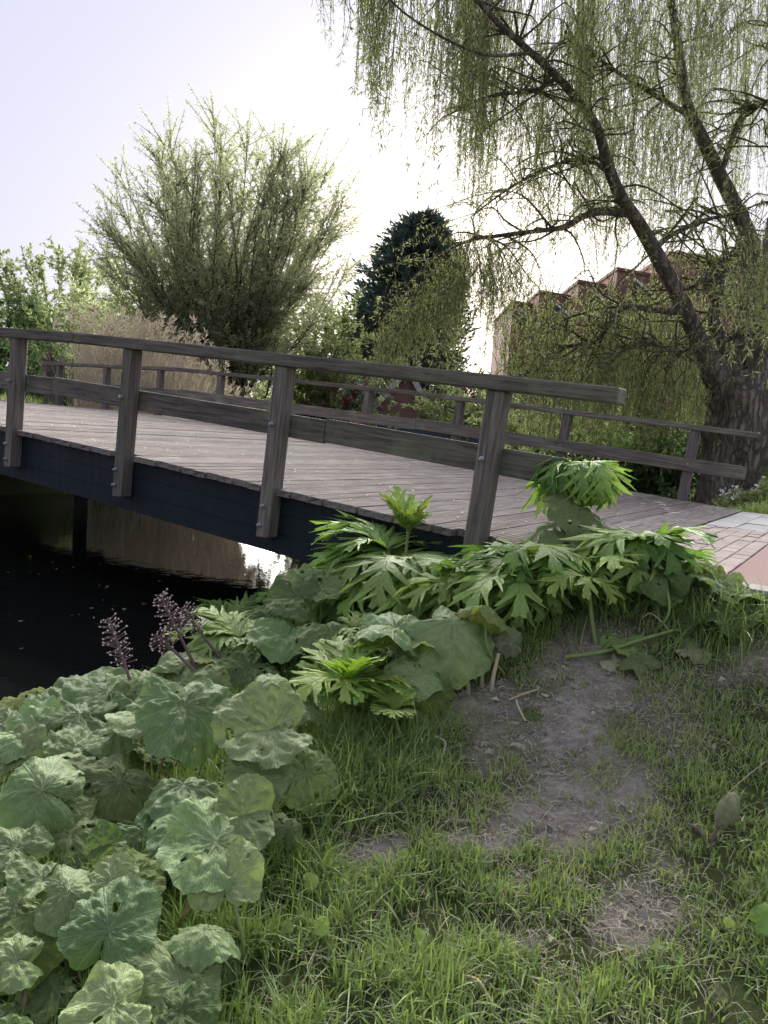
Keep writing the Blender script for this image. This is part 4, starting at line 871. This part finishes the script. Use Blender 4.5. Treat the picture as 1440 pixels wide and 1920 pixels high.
# ---- hogweed: hub pixel, height above ground, list of leaves (bearing deg, elevation deg, length px, droop, leaflets)
def hog_plant(name_label, hub, h, rad, n, mat, e0=(10, 45), droop=(1.0, 1.8), az=(0, 360), ground=None, lobes=4, wr=.3, stem_r=.011, sub=True, tiers=1):
    g = on_ground(*ground); c = at(hub[0], hub[1], g[1] + .03); dist = (c - CAM) @ FW; Lw = rad * 1.36 / F_PX * dist
    g[2] = gz(g[0], g[1]) - .01
    e = tag(empty('hogweed_plant', g), name_label, 'plant', 'hogweed plants by the bridge')
    f = cam_dir(c); r_ = np.cross(f, np.array([0, 0, 1.0]))
    stalk_obj(g, c, stem_r * 1.3, stem_r * .8, M['stalkg'], e, g, 'stem', .05, 8)
    n = int(n * 1.35)
    for k in range(n):
        b = R(az[0] + (az[1] - az[0]) * (k + rng.uniform(.2, .8)) / n); el = R(rng.uniform(*e0)); L = Lw * rng.uniform(.55, 1.18)
        d = (-r_ * math.cos(b) + f * math.sin(b)) * math.cos(el) + np.array([0, 0, math.sin(el)])
        c2 = c - np.array([0, 0, rng.uniform(0, .5) * (c[2] - g[2]) * (tiers > 1)])
        s = Soup(); dr = rng.uniform(*droop)
        V, Q, uv = leaflet(c2 + d * L * .12, d, L * .9, L * wr * 1.2, None, dr, lobes, rng.normal(0, .35)); s.add(V, Q, None, uv)
        if sub:
            for sg in (-1, 1):
                for bb, ll in ((R(38), .72), (R(78), .5)):
                    ca, sa = math.cos(sg * bb), math.sin(sg * bb); d2 = np.array([d[0] * ca - d[1] * sa, d[0] * sa + d[1] * ca, d[2] * .9 - .05])
                    V, Q, uv = leaflet(c2 + d * L * (.12 if ll > .6 else .1), d2, L * ll * rng.uniform(.85, 1.1), L * wr * .95, None, dr * .9 + rng.normal(0, .1), max(3, lobes - 1), rng.normal(0, .3)); s.add(V, Q, None, uv)
        lf = link('leaf', s.mesh('leaf', g, True), M[mat if rng.random() < .85 else ('hog' if mat == 'hog_y' else 'hog_y')], e)
        q0 = c2 - np.array([0, 0, .03]); V, Q, uv = tube([q0, c2 + d * L * .07, c2 + d * L * .16], [.007, .005, .004], 6); link('petiole', make_mesh('petiole', V - g, Q, None, uv, True), M['stalkg'], lf)
    return e
hog_plant('tall umbrella-shaped hogweed with drooping leaves in front of the deck', (1090, 880), .52, 108, 11, 'hog', (0, 42), (2.3, 3.2), ground=(1098, 1062), wr=.3, lobes=5)
hog_plant('broad hogweed bush hiding the beam beside the second railing post', (735, 1040), .5, 140, 22, 'hog', (-5, 50), (1.1, 1.9), ground=(745, 1150), wr=.27, tiers=2, lobes=5)
hog_plant('small upright hogweed crown standing on top of the broad bush', (765, 1000), .66, 62, 6, 'hog_y', (40, 75), (.3, .9), ground=(760, 1150), wr=.26)
hog_plant('hogweed bush at the foot of the near end post', (985, 1050), .42, 125, 17, 'hog', (0, 45), (1.2, 2.1), ground=(1000, 1165), wr=.29, tiers=2)
hog_plant('hogweed with a thick upright stem next to the brick paving', (1205, 1030), .34, 100, 11, 'hog', (5, 55), (1.3, 2.3), ground=(1200, 1120), wr=.34, stem_r=.014, lobes=3)
hog_plant('small drooping hogweed on a curved bare stem in front of the end post bush', (1105, 1090), .36, 80, 5, 'hog_y', (0, 35), (1.5, 2.3), az=(110, 330), ground=(1118, 1210), wr=.26, stem_r=.009)
hog_plant('small feathery hogweed shoot in dry grass below the thick-stemmed hogweed', (1200, 1095), .16, 62, 5, 'hog_y', (20, 55), (.8, 1.4), ground=(1197, 1145), wr=.2, stem_r=.007)
hog_plant('bright yellow-green young hogweed in the middle of the bank', (650, 1275), .26, 105, 10, 'hog_y', (25, 70), (.6, 1.3), ground=(655, 1370), wr=.28, stem_r=.008, tiers=2)
hog_plant('little yellow-green hogweed shoot on a slanting stem', (738, 1335), .16, 62, 5, 'hog_y', (25, 65), (.5, 1.1), ground=(768, 1410), wr=.26, stem_r=.006)
hog_plant('light green hogweed with spread leaves near the twin seed spikes', (455, 1205), .34, 100, 9, 'hog', (5, 45), (.8, 1.5), ground=(470, 1290), wr=.27)
hog_plant('dense ferny hogweed tuft at the water edge', (430, 1165), .42, 75, 8, 'hog', (10, 60), (1.0, 1.8), ground=(450, 1240), wr=.26)
hog_plant('greyish hogweed below the bridge beam beside the dark water', (545, 1130), .42, 80, 8, 'hog', (10, 50), (1.0, 1.7), ground=(560, 1220), wr=.27)
hog_plant('yellow hogweed leaf cluster low between the butterbur leaves', (655, 1180), .3, 55, 4, 'hog_y', (5, 35), (.6, 1.1), ground=(660, 1250), wr=.26)

hog_plant('leafy hogweed filling the gap between the broad bush and the end post', (865, 1075), .4, 100, 10, 'hog', (0, 50), (1.1, 2.0), ground=(870, 1165), wr=.29, tiers=2)
hog_plant('lower hogweed spreading over the dark beam next to the sky reflection', (650, 1085), .4, 95, 10, 'hog', (0, 45), (1.0, 1.8), ground=(665, 1180), wr=.28, tiers=2)
hog_plant('hogweed leaves crowded below the umbrella-shaped hogweed', (1110, 1045), .3, 95, 9, 'hog', (5, 50), (1.2, 2.1), ground=(1112, 1130), wr=.3, tiers=2)
hog_plant('drooping hogweed overhanging the brick edge', (1275, 1055), .2, 75, 7, 'hog', (0, 40), (1.2, 2.1), ground=(1265, 1110), wr=.32)
# ---- butterbur seed spikes
def seed_spike(p0, p1, Y, label, n=70):
    a, b_ = at(*p0, Y), at(*p1, Y); e = tag(empty('seed_spike', a), label, 'seed head', 'butterbur seed spikes over the water'); ax_ = unit(b_ - a); L = np.linalg.norm(b_ - a)
    q = spline([a - ax_ * .12, a + ax_ * L * .5 + rng.normal(0, .008, 3), b_], 10); V, Q, uv = tube(q, np.linspace(.009, .004, 10), 6); link('stalk', make_mesh('stalk', V - a, Q, None, uv, True), M['spike'], e)
    s1, s2 = Soup(), Soup()
    for k in range(n):
        t = .22 + .78 * (k / n); p = q[min(9, int(1 + t * 8.4))] * .0 + a + ax_ * L * t; az = k * 2.4; u1 = unit(np.cross(ax_, [0, 1, .2])); u2 = np.cross(ax_, u1)
        d = unit(u1 * math.cos(az) + u2 * math.sin(az) + ax_ * rng.uniform(.0, .5)); ln = (.03 + .03 * math.sin(math.pi * min(1, t * .9))) * rng.uniform(.7, 1.2)
        V, Q, uv = tube([p, p + d * ln * .6, p + d * ln], [.0022, .0018, .0022], 4); s1.add(V, Q, None, uv)
        r_ = rng.uniform(.004, .0065); c = p + d * ln; O = np.array([(1, 0, 0), (-1, 0, 0), (0, 1, 0), (0, -1, 0), (0, 0, 1), (0, 0, -1)]) * r_; s2.add(c + O, None, [[0, 2, 4], [2, 1, 4], [1, 3, 4], [3, 0, 4], [2, 0, 5], [1, 2, 5], [3, 1, 5], [0, 3, 5]])
    x = link('pedicels', s1.mesh('pedicels', a), M['spike'], e); x['kind'] = 'stuff'; x = link('florets', s2.mesh('florets', a), M['floret'], e); x['kind'] = 'stuff'
seed_spike((243, 1275), (203, 1158), 3.35, 'brown butterbur seed spike standing alone against the dark water')
seed_spike((352, 1220), (300, 1114), 3.55, 'tallest seed spike of the cluster beside the ferny hogweed', 84)
seed_spike((388, 1200), (342, 1138), 3.7, 'shorter seed spike behind the tallest one', 60)
seed_spike((330, 1225), (292, 1190), 3.5, 'small drooping seed spike with pale florets below the tallest one', 40)

# ------------------------------------------------------------------ grass
def blades(name, label, X, Y, L, Wd, lean, colu, mat, flat=0.0):
    n = len(X); Z = ground_h(X, Y) - .004; P = np.c_[X, Y, Z]; a = rng.uniform(0, 2 * math.pi, n); dirv = np.c_[np.cos(a), np.sin(a), np.zeros(n)]; sd = np.c_[-np.sin(a), np.cos(a), np.zeros(n)]
    # blade faces turn at random, not along the lean
    b = a + rng.normal(math.pi / 2, .7, n); sd = np.c_[np.cos(b), np.sin(b), np.zeros(n)]
    ts = np.array([0, .4, .75, 1.0]); ws = np.array([.8, 1.0, .65, 0]); V = []
    for t, w_ in zip(ts, ws):
        c = P + dirv * (L * lean * t ** 1.8)[:, None] + np.array([0, 0, 1.0]) * (L * (t - .38 * np.minimum(lean, 1.6) * t ** 2))[:, None]
        if w_ > 0: V += [c - sd * (Wd * w_ * .5)[:, None], c + sd * (Wd * w_ * .5)[:, None]]
        else: V.append(c)
    V = np.stack(V, 1).reshape(-1, 3); b0 = np.arange(n)[:, None] * 7
    Q = np.concatenate([b0 + np.array([0, 1, 3, 2]), b0 + np.array([2, 3, 5, 4])]); T_ = b0 + np.array([4, 5, 6])
    uv = np.stack([np.repeat(colu, 7), np.tile([0, 0, .4, .4, .75, .75, 1], n)], -1)
    return tag(link(name, make_mesh(name, V, Q, T_, uv), M[mat]), label, 'grass', kind='stuff')
def scatter(n, xr, yr):
    X = rng.uniform(*xr, n); Y = rng.uniform(*yr, n); sd = poly_sd(X, Y, CANAL); nb_, wv = to_bridge(X, Y)
    ok = (sd > .05) & ~((wv > -.1) & (wv < WID + .2)) & (np.abs(X) < .62 * Y + .45)
    return X[ok], Y[ok]
X, Y = scatter(330000, (-3.0, 3.4), (1.0, 4.7)); dd = dirt_f(X, Y); lush = fbm(X * 2.2, Y * 2.2, 4, 41); tuft = vnoise(X * 9, Y * 9, 55)
leftness = smooth(.25, -.75, X + (Y - 1.6) * -.12)                       # long grass among the big leaves
p = (.25 + .75 * smooth(.28, .6, lush)) * (1 - smooth(.2, .7, dd) * .93) * (.35 + .65 * smooth(.2, .6, tuft)) * np.where(Y > 2.6, .75, 1.0) * (1 - .45 * smooth(.45, .65, fbm(X * 3.1 + 5, Y * 3.1, 3, 66)) * (X > 0))
k = rng.random(len(X)) < p; X, Y, dd, lush, leftness, tuft = X[k], Y[k], dd[k], lush[k], leftness[k], tuft[k]
L = (.03 + .05 * lush + .045 * tuft) * rng.uniform(.55, 1.4, len(X)) * (1 + .6 * leftness) * (1 - .5 * smooth(.05, .4, dd)) * np.where(X > .4, .8, 1.0)
blades('grass', 'short trodden grass covering the bank between leaves and worn earth', X, Y, L, rng.uniform(.0032, .0075, len(X)), np.abs(rng.normal(.55, .4, len(X))), np.clip(rng.normal(.46, .24, len(X)) + .35 * (lush - .5) + .3 * smooth(.05, .4, dd) - .25 * leftness, 0, 1), 'grass')
k = (leftness < .5) & (rng.random(len(X)) < .34); X, Y = X[k] + .01, Y[k] + .008
blades('grass', 'dry straw-coloured blades mixed into the trodden grass', X, Y, rng.uniform(.03, .08, len(X)), rng.uniform(.002, .004, len(X)), np.abs(rng.normal(1.0, .5, len(X))), rng.random(len(X)), 'clip')
# long arching tufts
cx = [on_ground(px, py) for px, py in ((440, 1300), (500, 1260), (300, 1390), (640, 1420), (700, 1440), (560, 1500), (160, 1560), (230, 1530), (120, 1530), (760, 1230), (860, 1240), (1010, 1180), (1150, 1130), (1260, 1130), (980, 1150), (60, 1630), (20, 1560), (360, 1480), (620, 1500), (1400, 1180), (1330, 1190), (1080, 1150), (540, 1420), (680, 1380), (800, 1380), (1230, 1090))]
X = np.concatenate([rng.normal(c[0], .11, 240) for c in cx]); Y = np.concatenate([rng.normal(c[1], .11, 240) for c in cx]); k = (poly_sd(X, Y, CANAL) > .03) & ~((to_bridge(X, Y)[1] > -.12)); X, Y = X[k], Y[k]
blades('grass', 'long arching grass tufts growing between the large leaves', X, Y, rng.uniform(.1, .24, len(X)), rng.uniform(.003, .006, len(X)), np.abs(rng.normal(.75, .4, len(X))), np.clip(rng.normal(.4, .25, len(X)), 0, 1), 'grass')
# tufts of lighter green blades in the worn earth
cx = [on_ground(px, py) for px, py in ((955, 1440), (1120, 1460), (1215, 1430), (1230, 1545), (1110, 1620), (1000, 1620), (1040, 1690), (1180, 1600), (1290, 1400), (1330, 1480), (900, 1480), (1160, 1410), (1080, 1690))]
X = np.concatenate([rng.normal(c[0], .045, 90) for c in cx]); Y = np.concatenate([rng.normal(c[1], .045, 90) for c in cx])
blades('grass', 'bright little grass tufts sprouting from the worn earth', X, Y, rng.uniform(.035, .085, len(X)), rng.uniform(.003, .005, len(X)), np.abs(rng.normal(.5, .3, len(X))), np.clip(rng.normal(.85, .12, len(X)), 0, 1), 'grass')
# far bank and verge grass
def far_grass(label, pxr, yr, n, Lr):
    Y = rng.uniform(*yr, n); X = np.array([at(rng.uniform(*pxr), 800, y)[0] for y in Y]); k = (poly_sd(X, Y, CANAL) > .2); nb_, wv = to_bridge(X, Y); k &= ~((wv > -.1) & (wv < WID + .15)); X, Y = X[k], Y[k]
    blades('grass', label, X, Y, rng.uniform(*Lr, len(X)), rng.uniform(.012, .022, len(X)), np.abs(rng.normal(.5, .3, len(X))), np.clip(rng.normal(.6, .2, len(X)), 0, 1), 'grass')
far_grass('green verge grass on the far bank beyond the deck', (-60, 330), (16.5, 24), 9000, (.15, .4))
far_grass('grass verge around the willow trunk', (1180, 1560), (9.5, 17), 14000, (.08, .28))
# broad-leaved ground cover with white flowers by the trunk
s = Soup(); n = 5200; Y = rng.uniform(10.3, 14, n); X = np.array([at(rng.uniform(1345, 1560), 900, y)[0] for y in Y]); k = (to_bridge(X, Y)[1] > WID + .12); X, Y = X[k], Y[k]; Z = ground_h(X, Y) + rng.uniform(.02, .34, len(X)) * (.5 + vnoise(X * 2, Y * 2, 4))
V, Q, uv = leaf_quads(np.c_[X, Y, Z], rng.normal(0, 1, (len(X), 3)) * np.array([1, 1, .35]), rng.uniform(.06, .12, len(X)), rng.uniform(.05, .09, len(X))); s.add(V, Q, None, uv)
e = tag(link('undergrowth', s.mesh('undergrowth'), M['tree1']), 'leafy ground cover beside the willow trunk', 'undergrowth', kind='stuff')
s = Soup()
for k in range(46):
    i = rng.integers(len(X)); c = np.array([X[i], Y[i], ground_h(X[i:i + 1], Y[i:i + 1])[0] + rng.uniform(.25, .5)]); m = 9
    V, Q, uv = leaf_quads(c + rng.normal(0, .018, (m, 3)), rng.normal(0, 1, (m, 3)), .045, .035); s.add(V, Q, None, uv)
tag(link('white_blossoms', s.mesh('white_blossoms'), M['petal']), 'tiny white flowers dotted over the ground cover by the trunk', 'flowers', kind='stuff')

# ------------------------------------------------------------------ dry clippings, fallen stalks, wilted leaves
n = 110000; X, Y = scatter(n, (-.6, 2.6), (1.2, 4.2)); dd = dirt_f(X, Y) + .4 * smooth(.38, .68, fbm(X * 3, Y * 3, 3, 77)); k = rng.random(len(X)) < np.clip(dd * .95 - .05, 0, 1); X, Y = X[k], Y[k]; n = len(X)
Z = ground_h(X, Y) + np.abs(rng.normal(.006, .008, n)); a = rng.uniform(0, 6.283, n); D = np.c_[np.cos(a), np.sin(a), rng.normal(0, .22, n)]; S = np.c_[-np.sin(a), np.cos(a), rng.normal(0, .3, n)]
ln = rng.gamma(2.2, .012, n); wd = rng.uniform(.0006, .0018, n); C = np.c_[X, Y, Z]; bw = rng.normal(0, .25, n)
V = np.stack([C + S * wd[:, None], C - S * wd[:, None], C + D * (ln * .5)[:, None] + S * (wd + bw * ln * .3)[:, None] + [0, 0, .004], C + D * (ln * .5)[:, None] + S * (-wd + bw * ln * .3)[:, None] + [0, 0, .004], C + D * ln[:, None] + S * (wd * .5)[:, None], C + D * ln[:, None] - S * (wd * .5)[:, None]], 1).reshape(-1, 3)
b0 = np.arange(n)[:, None] * 6; Q = np.concatenate([b0 + np.array([0, 1, 3, 2]), b0 + np.array([2, 3, 5, 4])]); uv = np.stack([np.repeat(np.clip(rng.beta(1.4, 1.8, n), 0, 1), 6), np.zeros(n * 6)], -1)
tag(link('grass_clippings', make_mesh('grass_clippings', V, Q, None, uv), M['clip']), 'dry grass clippings and straw strewn over the worn earth', 'clippings', kind='stuff')
X, Y = scatter(9000, (-.6, 2.2), (1.3, 4.0)); dd = dirt_f(X, Y); k = rng.random(len(X)) < np.clip(dd * .8 - .1, 0, 1) * smooth(.35, .6, fbm(X * 5, Y * 5, 3, 91)); X, Y = X[k], Y[k]; n = len(X)
V, Q, uv = leaf_quads(np.c_[X, Y, ground_h(X, Y) + .008], rng.normal(0, 1, (n, 3)) * np.array([1, 1, .25]), rng.uniform(.02, .05, n), rng.uniform(.012, .03, n), .4)
tag(link('leaf_litter', make_mesh('leaf_litter', V, Q, None, uv), M['clip']), 'crumpled dead leaf scraps lying in the worn earth', 'litter', kind='stuff')
X, Y = scatter(16000, (-.6, 2.6), (1.2, 4.2)); dd = dirt_f(X, Y); k = rng.random(len(X)) < np.clip(dd * 1.1 - .15, 0, 1); X, Y = X[k], Y[k]; n = len(X)
r_ = rng.gamma(1.6, .003, n) + .001; O = np.array([(1, 0, 0), (-1, 0, 0), (0, 1, 0), (0, -1, 0), (0, 0, .8), (0, 0, -.6)]); V = np.c_[X, Y, ground_h(X, Y)][:, None] + O[None] * r_[:, None, None] * rng.uniform(.5, 1.4, (n, 6, 1))
T_ = (np.arange(n)[:, None, None] * 6 + np.array([[0, 2, 4], [2, 1, 4], [1, 3, 4], [3, 0, 4], [2, 0, 5], [1, 2, 5], [3, 1, 5], [0, 3, 5]])).reshape(-1, 3)
tag(link('soil_crumbs', make_mesh('soil_crumbs', V.reshape(-1, 3), None, T_, np.zeros((n * 6, 2))), M['crumb']), 'loose crumbs of earth on the worn patch', 'soil', kind='stuff')
n = 90; V, Q, uv = leaf_quads(np.c_[rng.uniform(-5, -1.2, n), rng.uniform(4, 9, n), np.full(n, WATER_Z + .004)], rng.normal(0, 1, (n, 3)) * np.array([1, 1, .02]), rng.uniform(.015, .05, n), rng.uniform(.006, .018, n), .03)
tag(link('floating_debris', make_mesh('floating_debris', V, Q, None, uv), M['clip']), 'bits of plant debris floating on the dark water', 'debris', kind='stuff')
def straw(p, label, r=.0028, mat='straw', cat='stalk', lift=.01, name='dry_stalk'):
    """p: list of (px, py, height above ground)"""
    q = np.array([on_ground(x, y, h + lift) for x, y, h in p]); o = q[0]; C = spline(q, 14); V, Q, uv = tube(C, np.linspace(r, r * .7, 14), 6)
    tag(link(name, make_mesh(name, V - o, Q, None, uv, True), M[mat], loc=o), label, cat)
straw([(480, 1615, 0), (497, 1560, .12), (509, 1518, .2), (515, 1560, .12)], 'pale broken straw bent to a point above the two-lobed leaf')
straw([(440, 1680, 0), (452, 1640, .08), (475, 1628, .1), (490, 1645, .06)], 'reddish stalk curled like a hook in the grass', .004, 'spike')
straw([(765, 1415, 0), (752, 1385, .04), (745, 1370, .07)], 'short pale stem below the little hogweed shoot', .006)
straw([(818, 1440, 0), (828, 1420, .03), (835, 1392, .06), (815, 1380, .06)], 'bent pale stalk at the edge of the long grass', .005)
straw([(985, 1352, 0), (973, 1328, .03), (968, 1312, .05)], 'stubby cut pale stalk in the worn earth', .006)
straw([(855, 1828, .01), (890, 1835, .03), (905, 1850, .03), (925, 1885, 0)], 'bent whitish stalk lying in the lowest grass', .005)
straw([(380, 1900, .01), (405, 1880, .02), (430, 1862, .05)], 'woody twig at the edge of the corner leaves', .006, 'twig')
straw([(560, 1860, 0), (580, 1815, .03), (597, 1765, .08)], 'thin straw leaning in the lowest grass', .002)
straw([(1350, 1500, 0), (1395, 1460, .05), (1435, 1428, .1)], 'long thin straw leaning towards the photo edge', .0025)
straw([(690, 1500, .01), (760, 1480, .02), (830, 1470, .01)], 'thin straw lying level in the clippings', .002)
straw([(1060, 1232, .01), (1130, 1222, .035), (1200, 1200, .05), (1262, 1182, .04)], 'thick cut hogweed stalk lying on the ground below the small shoot', .011, 'stalkg', lift=.015, name='cut_stalk')
straw([(1255, 1183, .03), (1240, 1165, .07), (1220, 1150, .07), (1205, 1158, .03)], 'peeled white strip curling off the cut stalk', .004)
straw([(1262, 1182, .02), (1330, 1180, .03), (1400, 1165, .03)], 'pale leaf stalk trailing from the cut stalk to the verge', .006, 'straw')
straw([(955, 1312, .01), (985, 1300, .02), (1010, 1292, .01)], 'short white stick lying near the pale bare stalks', .005)
for px, py, w_, h, tl, sd_, lab, mt in ((1165, 1200, 90, .03, 10, 0, 'yellow-green wilted leaf beside the cut stalk', 'butter_y'), (1295, 1215, 75, .03, 20, 0, 'pale crumpled leaf at the end of the cut stalk', 'wilt'), (1330, 1160, 120, .04, 5, 0, 'flat green torn leaf lying behind the cut stalk', 'butter_d'), (1395, 1150, 120, .03, 5, 0, 'dull green leaf lying by the kerb', 'butter_d'), (1200, 1240, 100, .03, 20, 0, 'small green leaf lying below the cut stalk', 'butter_d'),
                                (960, 1205, 60, .12, 55, 20, 'grey-green wilted leaf hanging beside the pale bare stalks', 'wilt'), (935, 1215, 55, .12, 60, -20, 'folded wilted leaf against the pale bare stalks', 'wilt'), (820, 1305, 80, .12, 70, 10, 'limp yellow-green leaf hanging beside the little shoot', 'butter_y'), (1155, 1243, 55, .02, 15, 0, 'cream coloured fallen leaf on the worn earth below the curved stem', 'wilt'), (710, 1430, 40, .02, 20, 0, 'crumpled beige dead leaf in the long grass', 'clip'), (1345, 1865, 36, .03, 60, 30, 'curled white dead leaf in the lowest grass', 'wilt'), (1000, 1340, 46, .02, 20, 0, 'small yellowing leaf on the worn earth', 'butter_y')):
    c = on_ground(px, py, h); o = c.copy(); f = cam_dir(c); r_ = np.cross(f, np.array([0, 0, 1.0])); N = np.array([0, 0, 1.0]) + f * math.tan(R(tl)) - r_ * math.tan(R(sd_)); a = rng.uniform(0, 6.3)
    V, Q, uv = butter_blade(c, w_ / 2 / F_PX * ((c - CAM) @ FW), N, r_ * math.cos(a) + f * math.sin(a), 3, .3, .22, .3, 48, 8)
    tag(link('fallen_leaf', make_mesh('fallen_leaf', V - o, Q, None, uv, True), M[mt], loc=o), lab, 'leaf')
# rolled grey-green leaf standing in the lawn
o = on_ground(1330, 1590); tp = at(1375, 1488, o[1]); e = tag(empty('rolled_leaf', o), 'rolled grey-green leaf on a brown stub standing in the lawn', 'leaf'); ax_ = unit(tp - o)
C = spline([o, o * .6 + tp * .4, o * .3 + tp * .7 + np.array([.01, 0, 0]), tp], 16); V, Q, uv = tube(C[5:], .008 + .026 * np.sin(np.linspace(.3, 3.0, 11)), 14); V = V + rng.normal(0, .003, V.shape); link('blade', make_mesh('blade', V - o, Q, None, np.c_[uv[:, 0], uv[:, 1]], True), M['wilt'], e)
V, Q, uv = tube(C[:7], np.linspace(.006, .004, 7), 6); link('stalk', make_mesh('stalk', V - o, Q, None, uv, True), M['spike'], e)
b_ = on_ground(1290, 1545, .06); V, Q, uv = tube(spline([o, (o + b_) / 2 + [0, 0, .02], b_], 7), np.linspace(.007, .005, 7), 6); link('stub', make_mesh('stub', V - o, Q, None, uv, True), M['spike'], e)
# small round-leaved weeds in the grass
for px, py, w_, lab in ((600, 1737, 36, 'bright green seedling leaf alone in the lowest grass'), (580, 1652, 34, 'small lobed bright leaf beside the hooked reddish stalk'), (1365, 1730, 22, 'tiny pale green leaf in the lawn by the photo edge'), (755, 1600, 18, 'tiny yellow-green leaf near the clippings'), (535, 1738, 26, 'small yellow leaf next to the bright seedling leaf'), (785, 1752, 24, 'little clover-like leaf below the clippings'), (1430, 1725, 60, 'large glossy leaf cut by the photo edge')):
    c = on_ground(px, py, .075); o = c.copy(); o[2] = gz(o[0], o[1]); e = tag(empty('seedling', o), lab, 'weed'); f = cam_dir(c)
    V, Q, uv = butter_blade(c, w_ / 2 / F_PX * ((c - CAM) @ FW), np.array([0, 0, 1.0]) + f * .9, np.array([1.0, .3, 0]), 0, .1, .06, .1, 30, 6); lf = link('leaf', make_mesh('leaf', V - o, Q, None, uv, True), M['hog_y'], e)
    stalk_obj(o, c, .002, .0015, M['stalkg'], lf, o)
# stone at the water edge
bpy_o = on_ground(14, 1338, .02); V, Q = bev_box(.3, .22, .12, .04); V = V + rng.normal(0, .012, V.shape)
tag(link('stone', make_mesh('stone', V, Q, None, None, True), M['stone'], loc=bpy_o - np.array([0, 0, .03])), 'grey-violet stone at the water edge by the photo edge', 'stone')
# pale road on the far side
V = np.array([BO - AX * sx + NM * wv + np.array([0, 0, float(deck_z(8.2)) + .02 + .0 * sx]) for sx, wv in ((8.76 * SPAN, -.2), (30, -.2), (30, WID + .2), (8.76 * SPAN, WID + .2))])
tag(link('far_road', make_mesh('far_road', V, [[3, 2, 1, 0]]), M['tile']), 'pale road on the far side of the bridge', 'road', kind='structure')
